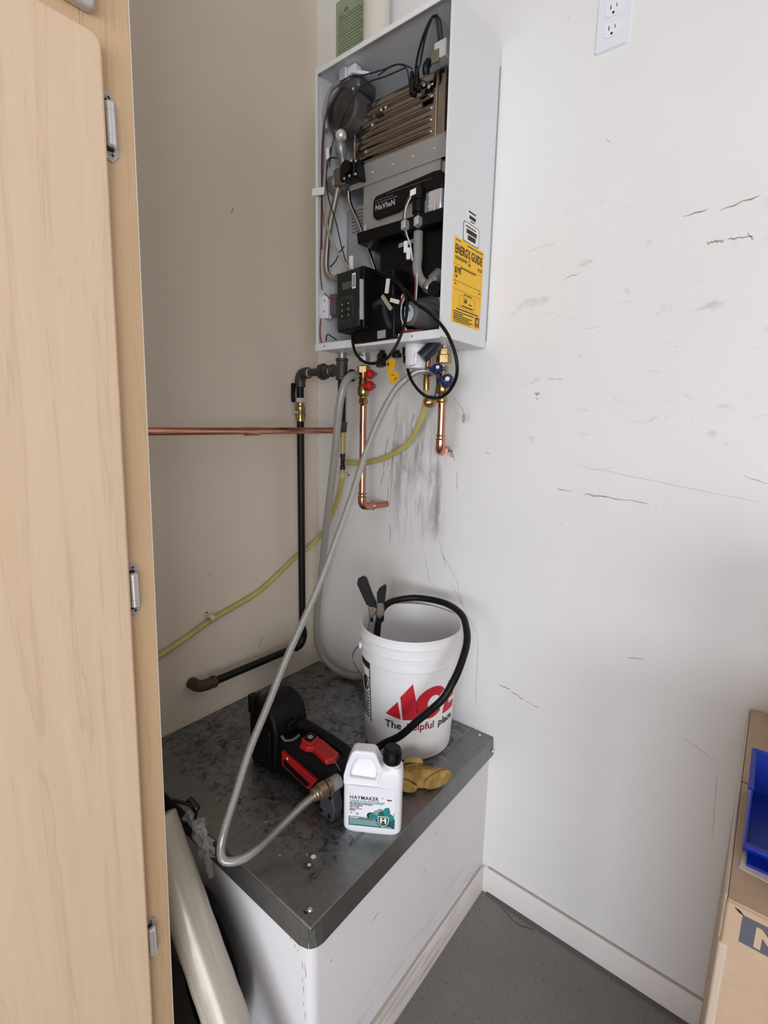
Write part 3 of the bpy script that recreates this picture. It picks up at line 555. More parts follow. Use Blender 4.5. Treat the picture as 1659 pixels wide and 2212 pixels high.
G().lathe([(0, .010), (.01, .016), (.03, .016), (.034, .020), (.06, .020)], (0.592, -0.19, 1.835), (0.3, 0.5, 0.6), 12).obj('pipe_union', ALU, h)
G().tube([(0.585, -0.155, 1.845), (0.605, -0.14, 1.830), (0.613, -0.13, 1.80), (0.612, -0.12, 1.75)], 0.013, 12).obj('return_tube', ALU, h)
G().lathe([(0, .016), (.03, .018)], (0.618, -0.165, 1.835), (0.1, -1, 0), 10).obj('knurled_knob', BLACK, h)
for i in range(9): G().box((0.640, -0.18, 1.75 + i * 0.010), (0.655, -0.15, 1.754 + i * 0.010)).obj('fin', DARK, h)
G().box((0.640, -0.16, 1.72), (0.668, -0.02, 2.0)).obj('duct', BLACK, h, bevel=0.004)
# top connectors: white terminal, igniter transformer, leads
tm = G().box((0.296, -0.205, 2.405), (0.320, -0.180, 2.438)).obj('terminal_block', PLASTIC_W, h, bevel=0.002)
for i in range(4): G().box((0.2975 + i * 0.006, -0.2065, 2.407), (0.3000 + i * 0.006, -0.2045, 2.436)).obj('terminal_rib', GREY_T, tm)
G().box((0.322, -0.200, 2.415), (0.352, -0.175, 2.436)).obj('connector', PLASTIC_W, h, bevel=0.003)
G().tube([(0.340, -0.200, 2.418), (0.365, -0.198, 2.408), (0.392, -0.190, 2.398)], 0.005, 8).obj('cable_clip', PLASTIC_W, h)
ig = G().box((0.594, -0.190, 2.352), (0.628, -0.130, 2.388)).obj('igniter', mat('igniter_grey_white', (196, 194, 190), 0.4), h, bevel=0.002)
G().box((0.586, -0.192, 2.346), (0.610, -0.186, 2.372)).obj('igniter_plug', mat('igniter_amber', (112, 104, 82), 0.4), ig, bevel=0.002)
for k, dx in enumerate((0, 0.008)):
    G().tube([(0.603 + dx, -0.180, 2.386), (0.604 + dx, -0.196, 2.425), (0.598, -0.205, 2.432), (0.580 - dx, -0.208, 2.395), (0.553 - dx * 1.4 + 0.012, -0.206, 2.345), (0.540 + k * 0.014, -0.200, 2.315 + k * 0.006)], 0.0028, 8).obj('ignition_lead', CABLE, h)
    G().lathe([(0, .0075), (.015, .0075), (.035, .006), (.045, .004)], (0.538 + k * 0.014, -0.196, 2.298 + k * 0.006), (0.05, -0.15, 1), 10).obj('lead_boot', RUBBER, h)
    G().lathe([(0, .0085), (.012, .0085)], (0.540 + k * 0.012, -0.200, 2.298 + k * 0.006), (0.6, 0.8, 0), 10).obj('boot_elbow', RUBBER, h)
G().tube([(0.582, -0.19, 2.355), (0.577, -0.196, 2.34), (0.575, -0.19, 2.33)], 0.009, 8).obj('rubber_grommet', RUBBER, h)
# purple terminal and bracket on the left inner wall
G().box((0.238, -0.215, 1.800), (0.262, -0.195, 1.865)).obj('terminal_bracket', PLASTIC_W, h, bevel=0.002)
G().box((0.250, -0.205, 1.810), (0.285, -0.150, 1.868)).obj('transformer', PURPLE, h, bevel=0.003)
for z in (1.82, 1.85): screw(WALLR(0.250, z, -0.2155), 0.004, h)
# white tag clipped at the casing edge
G().at(FR((0.228, -0.242, 2.128), (1, 0.1, -0.12), (0, 0, 1))).prism(rrect(0, 0, 0.044, 0.019, 0.002), 0, 0.0015).obj('wire_tag', PAPER, h)
# wires
WI = [([(0.31, -0.195, 2.408), (0.285, -0.21, 2.375), (0.262, -0.215, 2.345), (0.252, -0.218, 2.28), (0.250, -0.220, 2.20), (0.252, -0.22, 2.14), (0.248, -0.222, 2.05)], W_BR, .0028), ([(0.315, -0.195, 2.408), (0.29, -0.212, 2.370), (0.258, -0.218, 2.33), (0.248, -0.222, 2.24), (0.247, -0.222, 2.10), (0.246, -0.222, 1.99)], W_BL, .0022),
      ([(0.52, -0.2, 2.36), (0.45, -0.2, 2.365), (0.40, -0.2, 2.372), (0.36, -0.206, 2.36), (0.315, -0.214, 2.31), (0.285, -0.216, 2.26), (0.272, -0.217, 2.20)], W_BK, .0022), ([(0.54, -0.2, 2.35), (0.50, -0.2, 2.375), (0.44, -0.198, 2.385), (0.38, -0.2, 2.395), (0.335, -0.205, 2.405), (0.29, -0.21, 2.40)], W_BL, .0022),
      ([(0.53, -0.198, 2.32), (0.52, -0.2, 2.36), (0.48, -0.2, 2.38), (0.43, -0.2, 2.375)], W_BK, .002), ([(0.278, -0.216, 2.25), (0.268, -0.218, 2.22), (0.262, -0.219, 2.17), (0.27, -0.218, 2.12), (0.29, -0.21, 2.06), (0.305, -0.20, 1.99), (0.325, -0.195, 1.93)], W_BK, .0022),
      ([(0.262, -0.222, 2.20), (0.255, -0.222, 2.14), (0.262, -0.222, 2.07), (0.285, -0.218, 2.00), (0.33, -0.212, 1.94), (0.368, -0.22, 1.905)], W_GR, .0048), ([(0.25, -0.221, 2.16), (0.262, -0.221, 2.19), (0.275, -0.220, 2.22), (0.300, -0.215, 2.215)], W_BK, .0025),
      ([(0.245, -0.222, 2.12), (0.243, -0.222, 2.02), (0.242, -0.224, 1.94), (0.246, -0.222, 1.88)], W_BR, .0022), ([(0.252, -0.216, 1.87), (0.270, -0.214, 1.855), (0.29, -0.21, 1.84)], W_RD, .0022), ([(0.242, -0.222, 1.80), (0.240, -0.224, 1.76), (0.246, -0.224, 1.728)], W_RD, .0022), ([(0.258, -0.216, 1.735), (0.268, -0.222, 1.752), (0.285, -0.220, 1.745), (0.30, -0.215, 1.735)], W_BK, .0022),
      ([(0.315, -0.2, 1.99), (0.30, -0.205, 1.975), (0.29, -0.208, 1.955), (0.27, -0.212, 1.94)], W_BK, .0024), ([(0.545, -0.195, 2.07), (0.530, -0.2, 2.04), (0.528, -0.2, 2.01), (0.536, -0.2, 1.975), (0.548, -0.2, 1.95), (0.556, -0.2, 1.91)], W_WH, .0024), ([(0.541, -0.195, 2.075), (0.526, -0.2, 2.045), (0.524, -0.2, 2.005), (0.532, -0.2, 1.97)], W_BK, .0022),
      ([(0.575, -0.205, 1.875), (0.576, -0.205, 1.84), (0.574, -0.205, 1.81)], W_WH, .002), ([(0.570, -0.205, 1.87), (0.571, -0.205, 1.83), (0.566, -0.205, 1.80)], W_RD, .002)]
for k in range(5): WI.append(([(0.545 + k * 0.004, -0.225, 1.825), (0.530 + k * 0.004, -0.228, 1.80), (0.524 + k * 0.005, -0.226, 1.765), (0.535 + k * 0.006, -0.222, 1.735)], (W_BR, W_WH, W_RD, W_BR, W_WH)[k], .0022))
for k in range(3): WI.append(([(0.53, -0.215, 1.733 + k * 0.003), (0.56, -0.22, 1.728 + k * 0.004), (0.60, -0.21, 1.732)], (W_RD, W_BR, W_RD)[k], .0028))
for p, m, r in WI: G().tube(p, r * 0.8, 6, 0.012).obj('wire', m, h)
for x, y, z in ((0.536, -0.203, 1.948), (0.545, -0.203, 1.930), (0.268, -0.219, 2.235)): G().box((x - 0.005, y - 0.004, z - 0.016), (x + 0.005, y + 0.004, z + 0.012)).obj('wire_plug', PLASTIC_W, h, bevel=0.0015)
# hanging controller: black housing, clear hinged cover, display and keypad
cu_ = FR((0.350, -0.262, 1.742), (1.0, -0.10, 0.02), (-0.02, 0.0, 1.0))
ctl = G().at(cu_).box((0, 0, -0.070), (0.108, 0.155, 0.002)).obj('controller', BLACK, h, bevel=0.004)
G().at(cu_).box((0.03, -0.032, -0.12), (0.19, 0.075, -0.028)).obj('controller_housing', BLACK, ctl, bevel=0.004)
G().at(cu_).box((0.060, 0.075, -0.12), (0.165, 0.150, -0.05)).obj('controller_box', BLACK, ctl, bevel=0.006)
G().at(cu_).box((0.040, 0.153, -0.05), (0.055, 0.163, -0.02)).obj('controller_lug', BLACK, ctl, bevel=0.002)
G().at(cu_).prism(rrect(0.010, 0.020, 0.072, 0.090, 0.014), 0.002, 0.004).obj('keypad', mat('keypad_grey', (36, 38, 38), 0.4), ctl)
G().at(cu_).prism(rrect(0.018, 0.030, 0.060, 0.080, 0.008), 0.004, 0.0055).obj('key_field', BLACK, ctl)
g = G().at(cu_)
for i in range(2):
    for j in range(3): a, b = 0.026 + i * 0.026, 0.038 + j * 0.015; g.prism([(a - .0025, b), (a + .0025, b), (a, b + .005)], 0.0055, 0.0062)
g.obj('key_symbols', PAPER, ctl)
g = G().at(cu_)
for i in range(4): g.prism([(0.024 + i * 0.0135, 0.108), (0.036 + i * 0.0135, 0.108), (0.036 + i * 0.0135, 0.126), (0.024 + i * 0.0135, 0.126)], 0.002, 0.003)
g.obj('display_digits', mat('display_grey', (120, 116, 108), 0.4), ctl)
cv = G().at(cu_).box((0.004, 0.004, 0.006), (0.102, 0.150, 0.013)).obj('clear_cover', GLASS, ctl, bevel=0.003)
G().at(cu_).box((0.100, 0.02, 0.001), (0.108, 0.12, 0.010)).obj('cover_hinge', mat('hinge_grey_clear', (170, 176, 172), 0.2), ctl, bevel=0.001)
G().at(cu_).prism(rrect(0.076, 0.100, 0.090, 0.138, 0.002), 0.0132, 0.0136).obj('cover_sticker', PAPER, ctl)
g = G()
for i in range(3): scribble(g, cu_ @ Matrix.Translation((0.079 + i * 0.0035, 0.104, 0.0137)) @ Matrix.Rotation(math.pi / 2, 4, 'Z'), 0, -0.002, 0.030, 0.002, i)
g.obj('sticker_print', INK, ctl)
G().at(cu_).box((0.13, -0.028, -0.030), (0.16, -0.008, -0.027)).obj('foil_label', GREY_T, ctl)
for i, (a, b, l, an, m) in enumerate(((0.155, 0.075, 0.05, -50, W_GR), (0.170, 0.078, 0.035, 80, W_WH), (0.185, 0.060, 0.03, -20, W_WH))):
    G().at(cu_ @ Matrix.Translation((a, b, -0.02)) @ Matrix.Rotation(math.radians(an), 4, 'Z')).box((0, -0.005, -0.003), (l, 0.005, 0.003)).obj('cable_tie', m, ctl, bevel=0.001)
G().tube([(0.470, -0.245, 1.80), (0.490, -0.25, 1.808), (0.506, -0.25, 1.80), (0.512, -0.25, 1.77), (0.53, -0.245, 1.74)], 0.009, 8).obj('bagged_cable', mat('clear_black_bag', (40, 40, 44), 0.15), ctl)
# black cable loops hanging from the controller
G().tube([(0.405, -0.262, 1.728), (0.419, -0.275, 1.710), (0.437, -0.284, 1.681), (0.468, -0.290, 1.657), (0.500, -0.292, 1.648), (0.532, -0.292, 1.651), (0.558, -0.290, 1.664), (0.580, -0.284, 1.697), (0.591, -0.272, 1.745), (0.588, -0.262, 1.790), (0.565, -0.250, 1.828), (0.520, -0.238, 1.860), (0.447, -0.225, 1.893)], 0.0040, 10).obj('cable_loop', CABLE, h)
G().tube([(0.447, -0.222, 1.898), (0.511, -0.226, 1.871), (0.560, -0.240, 1.834), (0.609, -0.256, 1.790), (0.650, -0.266, 1.765), (0.690, -0.272, 1.733), (0.722, -0.278, 1.698), (0.742, -0.274, 1.650), (0.740, -0.264, 1.610), (0.715, -0.248, 1.580), (0.685, -0.234, 1.565), (0.648, -0.218, 1.562), (0.610, -0.202, 1.570), (0.575, -0.186, 1.588), (0.545, -0.172, 1.612), (0.523, -0.160, 1.640), (0.502, -0.146, 1.675), (0.488, -0.134, 1.712)], 0.0042, 10).obj('cable_loop', CABLE, h)
G().lathe([(0, .0065), (.03, .0065), (.032, .0055), (.05, .005)], (0.487, -0.132, 1.715), (0.2, -0.2, -1), 10).obj('cable_gland', RUBBER, h)
# connections under the heater
G().lathe([(0, .030), (.028, .030), (.030, .0285), (.058, .0285), (.062, .027)], (0.540, -0.150, 1.709), (0, 0, -1), 24).obj('drain_stub', PLASTIC_W, h)
G().tube([(0.500, -0.17, 1.652), (0.535, -0.188, 1.650), (0.562, -0.186, 1.652), (0.566, -0.186, 1.668), (0.566, -0.186, 1.684)], 0.0018, 6).obj('drain_clip', CHROME, h)
G().tube([(0.600, -0.145, 1.712), (0.596, -0.150, 1.702), (0.580, -0.165, 1.680), (0.574, -0.170, 1.672)], 0.018, 14).obj('rubber_elbow', mat('navy_rubber', (22, 24, 32), 0.4), h)
for x, y, r, l in ((0.401, -0.125, 0.013, 0.026), (0.436, -0.100, 0.014, 0.020)): G().lathe([(0, r * .6), (.006, r * .6), (.008, r), (l, r)], (x, y, 1.709), (0, 0, -1), 14).obj('port_cap', BLACK, h, bevel=0.001)
G().lathe([(0, .012), (.014, .012), (.016, .015), (.034, .015), (.036, .010)], (0.404, -0.135, 1.695), (0.1, -0.1, -1), 12, True).obj('drain_plug', BLACK_G, h)
for x in (0.307, 0.600): G().lathe([(0, .017), (.006, .017), (.008, .015), (.02, .015)], (x, -0.10, 1.709), (0, 0, -1), 16).obj('port_collar', GALVP, h)
G().box((0.335, -0.10, 1.684), (0.375, -0.097, 1.709)).obj('port_label', mat('pale_label', (196, 190, 182), 0.5), h)

# yellow warning tag hanging below
t = thing('warning_tag', (0.41, -0.1, 1.598), 'curled yellow warning tag hanging under the water heater', 'tag')
g = G()
for (pts, yy) in (([(0.398, 1.676), (0.424, 1.688), (0.436, 1.680), (0.418, 1.650), (0.425, 1.640), (0.418, 1.612), (0.410, 1.612), (0.402, 1.640)], 0), ([(0.412, 1.646), (0.440, 1.649), (0.442, 1.634), (0.430, 1.612), (0.414, 1.618)], 0.006)):
    g.at(WALLR(0, 0, -0.100 - yy)).prism(pts, 0, 0.0012)
g.at(WALLR(0, 0, -0.103)).prism([(0.432, 1.612), (0.442, 1.612), (0.440, 1.598), (0.433, 1.597)], 0, 0.0012); g.obj('sheet', YELLOW, t, warp=lambda c: (c.x, c.y + 0.012 * math.sin((c.z - 1.6) * 45), c.z))
g = G(); scribble(g, WALLR(0, 0, -0.0972), 0.416, 1.638, 0.436, 0.003, 1); scribble(g, WALLR(0, 0, -0.0972), 0.415, 1.630, 0.438, 0.002, 2); scribble(g, WALLR(0, 0, -0.0972), 0.415, 1.625, 0.432, 0.002, 3); g.at(WALLR(0, 0, -0.1046)); g.prism([(0.404, 1.668), (0.412, 1.668), (0.408, 1.676)], 0, .0006); g.prism([(0.412, 1.676), (0.419, 1.679), (0.414, 1.683)], 0, .0006); g.obj('print', INK_B, t)

# ================================================================== PIPES
# gas line
gp = thing('gas_pipe', (0.06, -0.143, 0.70), 'black iron gas pipe with brass shut-off valve rising up the left wall', 'pipe')
XV, YV = 0.060, -0.143
G().cyl((XV, YV, 0.70), (XV, YV, 1.505), 0.0125, seg=18).obj('riser', IRON, gp)
G().tube([(XV, YV, 0.74), (XV, YV, 0.715), (XV - 0.002, YV - 0.012, 0.690), (XV - 0.004, YV - 0.035, 0.682)], 0.017, 14, 0.004).obj('elbow', IRON, gp)
G().cyl((XV - 0.003, YV - 0.02, 0.682), (0.048, -0.520, 0.682), 0.0125, seg=18).obj('bottom_run', IRON, gp)
G().tube([(0.049, -0.500, 0.682), (0.047, -0.535, 0.682), (0.035, -0.552, 0.682), (0.002, -0.555, 0.682)], 0.018, 14, 0.004).obj('wall_elbow', RUST, gp)
G().lathe([(0, .0195), (.006, .0195)], (0.0475, -0.512, 0.682), (0, 1, 0), 14).obj('elbow_collar', RUST, gp)
vb = G().lathe([(0, .016), (.012, .016), (.014, .019), (.026, .019), (.030, .0165), (.048, .018), (.052, .014), (.062, .015)], (XV, YV, 1.498), (0, 0, 1), 12).obj('valve_body', BRASS, gp)
G().cyl((XV, YV - 0.005, 1.528), (XV - 0.002, YV - 0.024, 1.528), 0.006, seg=10).obj('valve_stem', CHROME, gp)
G().at(FR((XV - 0.002, YV - 0.024, 1.528), (0.35, -1, 0), (0, 0, 1))).prism(rrect(-0.007, -0.008, 0.007, 0.05, 0.003), 0, 0.004).obj('valve_lever', NICKEL, gp, bevel=0.001)
lv = G().at(FR((XV + 0.000, YV - 0.029, 1.56), (0.35, -1, 0), (0, 0, 1))).prism(rrect(-0.0085, 0, 0.0085, 0.064, 0.008), -0.004, 0.006).obj('lever_grip', BLACK, gp, bevel=0.002)
g = G(); text(g, 'GAS', 0.012, FR((XV + 0.0085, YV - 0.0305, 1.575), (0, 0, 1), (-0.35, 1, 0)), bold=0.0002); lt = g.obj('lever_mark', GREY_T, lv)
G().lathe([(0, .0165), (.014, .0165)], (XV, YV, 1.562), (0, 0, 1), 6).obj('valve_nut', mat('tape_white', (196, 194, 186), 0.6), gp)
G().cyl((XV, YV, 1.570), (XV, YV, 1.615), 0.0125, seg=16).obj('nipple', IRON, gp)
G().lathe([(0, .0135), (.004, .0135)], (XV, YV, 1.613), (0, 0, 1), 14).obj('thread_tape', mat('tape_white', (196, 194, 186)), gp)
G().tube([(XV, YV, 1.612), (XV, YV, 1.632), (XV + 0.006, YV, 1.648), (XV + 0.020, YV, 1.656), (XV + 0.042, YV, 1.657)], 0.0185, 14, 0.004).obj('upper_elbow', IRON_F, gp)
G().cyl((XV + 0.038, YV, 1.657), (0.232, YV - 0.003, 1.658), 0.0125, seg=16).obj('nipple', IRON_F, gp)
G().lathe([(0, .0135), (.006, .0135)], (XV + 0.042, YV, 1.657), (1, 0, 0), 14).obj('thread_tape', mat('tape_white', (196, 194, 186)), gp)
G().lathe([(0, .016), (.010, .018), (.014, .026), (.030, .026), (.031, .021), (.048, .019)], (0.150, YV - 0.001, 1.657), (1, 0, 0), 8).obj('union', IRON_F, gp)
G().lathe([(0, .0135), (.005, .0135)], (0.202, YV - 0.002, 1.657), (1, 0, 0), 14).obj('thread_tape', mat('tape_white', (196, 194, 186)), gp)
te = G(); te.lathe([(0, .020), (.007, .020), (.009, .0175), (.055, .0175), (.057, .020), (.064, .020)], (0.258, YV - 0.004, 1.628), (0, 0, 1), 16); te.lathe([(0, .020), (.007, .020), (.009, .0175), (.045, .0175)], (0.213, YV - 0.003, 1.658), (1, 0, 0), 16); te.obj('tee', IRON_F, gp)
G().cyl((0.258, YV - 0.004, 1.690), (0.258, YV - 0.004, 1.722), 0.0145, seg=16).obj('nipple', GALVP, gp)
G().cyl((0.258, YV - 0.004, 1.485), (0.258, YV - 0.004, 1.630), 0.0125, seg=16).obj('drip_leg', IRON, gp)
G().lathe([(0, .014), (.003, .0165), (.024, .0165), (.026, .018), (.032, .018)], (0.258, YV - 0.004, 1.466), (0, 0, 1), 14).obj('drip_cap', IRON_F, gp)
# copper pipe across the left wall, turning up in the corner
cp = thing('copper_pipe', (0.14, -0.4, 1.45), 'long level copper pipe crossing the left wall behind the cabinet', 'pipe')
G().cyl((0.136, -0.930, 1.4626), (0.148, -0.045, 1.470), 0.0105, seg=18).obj('run', COPPER, cp)
G().lathe([(0, .0125), (.003, .013), (.05, .013), (.053, .0125)], (0.1395, -0.43, 1.4655), (0.0136, 1, 0.0084), 18).obj('coupling', COPPER, cp)
G().tube([(0.1478, -0.058, 1.470), (0.148, -0.040, 1.470), (0.148, -0.030, 1.480), (0.148, -0.028, 1.50)], 0.0125, 12, 0.004).obj('elbow', COPPER, cp)
G().cyl((0.148, -0.028, 1.495), (0.148, -0.028, 1.640), 0.0105, seg=16).obj('riser', COPPER, cp)
G().lathe([(0, .0125), (.02, .0125)], (0.148, -0.028, 1.560), (0, 0, 1), 14).obj('coupling', COPPER, cp)
G().tube([(0.148, -0.028, 1.635), (0.148, -0.022, 1.655), (0.148, -0.001, 1.660)], 0.0125, 12, 0.004).obj('top_elbow', COPPER, cp)

def valve_handle(o, d, m, parent, badge=False, r=0.015):
    d = Vector(d).normalized()
    hd = G().lathe([(-.014, .006), (-.004, .007), (0, r * .75), (.006, r), (.018, r), (.022, r * .8), (.024, .006), (.034, .005)], o, d, 8).obj('handle', m, parent, bevel=0.001)
    u, w_ = frame_dir(d); G().tube([Vector(o) + d * 0.010 - u * r * 1.35, Vector(o) + d * 0.010 + u * r * 1.35], r * 0.42, 8, smooth=False).obj('handle_wing', m, hd)
    G().lathe([(0, .0055), (.008, .005)], Vector(o) + d * 0.032, d, 8).obj('handle_tip', mat('handle_tip_grey', (96, 96, 100), 0.4), hd)
    if badge: G().lathe([(0, r * .32), (.0015, r * .32)], Vector(o) + d * 0.012 + Vector((0.5, -0.84, 0.2)).normalized() * r * 0.98, (0.5, -0.84, 0.2), 12).obj('handle_badge', PAPER, hd)
def water_line(name, x, y, ztop, zbot, wallx, hot, label):
    t = thing(name, (x, y, zbot - 0.02), label, 'pipe')
    hm = RED if hot else BLUE
    G().cyl((x, y, zbot + 0.03), (x, y, 1.565), 0.0110, seg=20).obj('riser', COPPER, t)
    G().tube([(x, y, zbot + 0.036), (x, y, zbot + 0.016), (x + (wallx - x) * .10, y + 0.006, zbot + 0.004), (x + (wallx - x) * .3, y + 0.024, zbot), (x + (wallx - x) * .45, y + 0.044, zbot)], 0.0135, 16, 0.004).obj('elbow', COPPER, t)
    G().cyl((x + (wallx - x) * .4, y + 0.035, zbot), (wallx, 0.004, zbot), 0.0110, seg=18).obj('stub', COPPER, t)
    for dz in (0.032, 0.042): G().lathe([(0, .0138), (.002, .0152), (.004, .0138)], (x, y, zbot + dz), (0, 0, 1), 18).obj('press_ring', COPPER, t)
    dd = Vector((wallx - x, 0.1, 0)).normalized(); G().lathe([(0, .0138), (.002, .0152), (.004, .0138)], Vector((x, y, zbot)) + dd * 0.040, dd, 18).obj('press_ring', COPPER, t)
    G().lathe([(0, .0125), (.003, .0145), (.012, .0145), (.016, .0125), (.022, .0125), (.026, .017), (.034, .0185), (.050, .0185), (.054, .016), (.066, .016), (.070, .014), (.085, .014)], (x, y, 1.556), (0, 0, 1), 14).obj('valve_body', BRASS, t)
    G().lathe([(0, .021), (.019, .021), (.022, .016)], (x, y, 1.651 if hot else 1.664), (0, 0, 1), 14, True).obj('union_nut', BRASS, t)
    G().lathe([(0, .014), (.014, .014)], (x, y, 1.642), (0, 0, 1), 14).obj('valve_neck', BRASS, t)
    G().lathe([(0, .017), (.016, .017), (.018, .014), (.024, .014)], (x, y, 1.685), (0, 0, 1), 12, True).obj('adapter', GALVP if hot else BRASS, t)
    return t
hw = water_line('hot_water_pipe', 0.307, -0.100, 1.69, 1.226, 0.331, True, 'copper water pipe with red-handled brass valve, elbowed into the wall low down')
G().lathe([(0, .008), (.012, .008), (.014, .011), (.022, .011)], (0.302, -0.102, 1.642), (-0.4, -0.55, 0), 12).obj('drain_port', BRASS, hw)
G().lathe([(0, .016), (.004, .019), (.016, .019), (.020, .014)], (0.288, -0.120, 1.642), (-0.4, -0.5, 0), 14).obj('hose_nut', RUBBER, hw)
valve_handle((0.330, -0.107, 1.645), (1, -0.15, -0.05), RED, hw); valve_handle((0.332, -0.110, 1.610), (1, -0.25, -0.05), RED, hw, r=0.016)
G().tube([(0.316, -0.112, 1.568), (0.322, -0.122, 1.560), (0.325, -0.126, 1.552)], 0.006, 8).obj('bleed_screw', BRASS, hw)
cw = water_line('cold_water_pipe', 0.600, -0.100, 1.69, 1.421, 0.560, False, 'short copper water pipe with blue-handled brass valve, elbowed into the wall')
G().lathe([(0, .011), (.03, .011), (.032, .014), (.042, .014)], (0.598, -0.100, 1.643), (-1, -0.05, 0), 12).obj('cross_tee', BRASS, cw)
G().lathe([(0, .010), (.006, .013), (.022, .013), (.024, .010), (.034, .010)], (0.545, -0.10, 1.632), (0, 0, 1), 12).obj('relief_port', BRASS, cw)
G().lathe([(0, .0145), (.018, .0145)], (0.545, -0.10, 1.662), (0, 0, 1), 14).obj('relief_cap', COPPER, cw)
G().lathe([(0, .009), (.018, .009), (.020, .012), (.028, .012), (.030, .0095), (.040, .0095)], (0.590, -0.103, 1.644), (-1, -0.30, 0), 12).obj('drain_port', ALU, cw)
G().lathe([(0, .008), (.01, .010), (.04, .009)], (0.545, -0.10, 1.632), (0, 0, -1), 12).obj('drain_barb', BRASS, cw)
G().lathe([(0, .010), (.014, .017), (.028, .017), (.036, .010)], (0.588, -0.112, 1.565), (-0.35, -0.6, -0.25), 8).obj('side_outlet', BRASS, cw)
valve_handle((0.584, -0.122, 1.646), (1, -0.12, 0), BLUE, cw, True); valve_handle((0.616, -0.118, 1.613), (1, -0.30, 0), BLUE, cw, True, 0.019)
G().tube([(0.594, -0.124, 1.635), (0.597, -0.126, 1.60), (0.592, -0.128, 1.565)], 0.0022, 6).obj('strap', CABLE, cw)
G().tube([(0.620, -0.07, 1.57), (0.634, -0.05, 1.545), (0.638, -0.04, 1.525)], 0.0016, 6).obj('wire_hook', NICKEL, cw)
G().lathe([(0, .002), (.008, .0042), (.022, .0042), (.028, .002)], (0.637, -0.04, 1.530), (0, 0, -1), 8).obj('hook_weight', GREY_T, cw)

# yellowed condensate tube, with tee and two clips
yt = thing('drain_tube', (0.3, -0.05, 0.81), 'yellowed vinyl drain tube curving from the blue valve down the left wall', 'tube')
G().tube([(0.545, -0.10, 1.600), (0.536, -0.088, 1.585), (0.523, -0.070, 1.555), (0.489, -0.050, 1.498), (0.433, -0.030, 1.435), (0.352, -0.020, 1.391), (0.272, -0.020, 1.366), (0.200, -0.020, 1.358), (0.160, -0.020, 1.358)], 0.0088, 12).obj('upper_run', YTUBE, yt)
G().tube([(0.143, -0.020, 1.478), (0.143, -0.020, 1.42), (0.143, -0.020, 1.378)], 0.0082, 12).obj('corner_run', YTUBE, yt)
G().tube([(0.143, -0.020, 1.340), (0.140, -0.020, 1.300), (0.128, -0.021, 1.245), (0.105, -0.023, 1.185), (0.068, -0.026, 1.115), (0.034, -0.040, 1.062), (0.020, -0.085, 1.028), (0.015, -0.140, 1.002), (0.013, -0.298, 0.918), (0.013, -0.479, 0.872), (0.013, -0.575, 0.838), (0.013, -0.760, 0.78)], 0.0088, 12).obj('lower_run', YTUBE, yt)
te = G(); te.lathe([(0, .0095), (.012, .0095), (.014, .0075), (.042, .0075), (.044, .0095), (.056, .0095)], (0.143, -0.020, 1.332), (0, 0, 1), 12); te.cyl((0.143, -0.02, 1.359), (0.166, -0.02, 1.358), 0.008, seg=12); te.obj('tee', mat('dark_barb', (36, 34, 32), 0.5), yt)
def clip(M, label):
    t = thing('tube_clip', M @ Vector((0, 0, 0)), label, 'clip')
    g = G().at(M); g.prism(rrect(-0.022, -0.007, 0.022, 0.007, 0.002), 0, 0.002); g.at(M).prism([(-0.012, 0), (-0.010, 0.016), (-0.004, 0.023), (0.004, 0.023), (0.010, 0.016), (0.012, 0)], -0.007, 0.007)
    bm = g.bm
    return t, g
for i, (o, xd, yd, label) in enumerate((((0.140, 0, 1.312), (1, 0, 0), (0, 0, 1), 'cream plastic clip holding the yellow tube just below its tee'), ((0.0, -0.486, 0.880), (0, 0.42, -1), (0, 1, 0.42), 'cream plastic clip holding the yellow tube on the left wall'))):
    t = thing('tube_clip', o, label, 'clip', 'cream tube clips'); M = FR(o, xd, yd)
    G().at(M).prism(rrect(-0.021, -0.007, 0.021, 0.007, 0.002), 0, 0.0025).obj('base_plate', CREAM, t, bevel=0.0005)
    S = M @ Matrix(((1, 0, 0, 0), (0, 0, -1, 0), (0, 1, 0, 0), (0, 0, 0, 1)))
    g = G().at(S); out = [(0.0115 * math.cos(a * math.pi / 10), 0.020 + 0.0115 * math.sin(a * math.pi / 10)) for a in range(11)]; inn = [(0.0095 * math.cos(a * math.pi / 10), 0.020 + 0.0095 * math.sin(a * math.pi / 10)) for a in range(10, -1, -1)]
    g.prism([(0.0115, 0.001)] + out + [(-0.0115, 0.001), (-0.0095, 0.001)] + inn + [(0.0095, 0.001)], -0.007, 0.007); g.obj('saddle', CREAM, t)
    for s in (-1, 1): screw(M @ Matrix.Translation((s * 0.0165, 0, 0.0025)), 0.0032, t, DARK)

# ================================================================== HOSES
def hose(name, pts, r, m, label, cat='hose', seg=14, step=0.008):
    return tag(G().tube(pts, r, seg, step).obj(name, m), label, cat)
hose('vinyl_hose', [(0.298, -0.128, 1.641), (0.303, -0.150, 1.640), (0.303, -0.172, 1.626), (0.300, -0.185, 1.600), (0.288, -0.190, 1.542), (0.266, -0.180, 1.443), (0.239, -0.165, 1.353), (0.184, -0.140, 1.159), (0.126, -0.112, 0.944), (0.088, -0.095, 0.80), (0.073, -0.083, 0.70), (0.076, -0.072, 0.642), (0.098, -0.060, 0.598), (0.135, -0.047, 0.570), (0.178, -0.036, 0.5595), (0.235, -0.028, 0.568), (0.300, -0.022, 0.61), (0.355, -0.022, 0.70), (0.385, -0.055, 0.82), (0.397, -0.10, 0.895), (0.410, -0.145, 0.938), (0.430, -0.180, 0.944), (0.443, -0.196, 0.918), (0.441, -0.204, 0.86), (0.442, -0.205, 0.72), (0.446, -0.205, 0.57)], 0.0122, M_HOSE_A, 'grey translucent vinyl hose from the red-handled valve into the bucket')
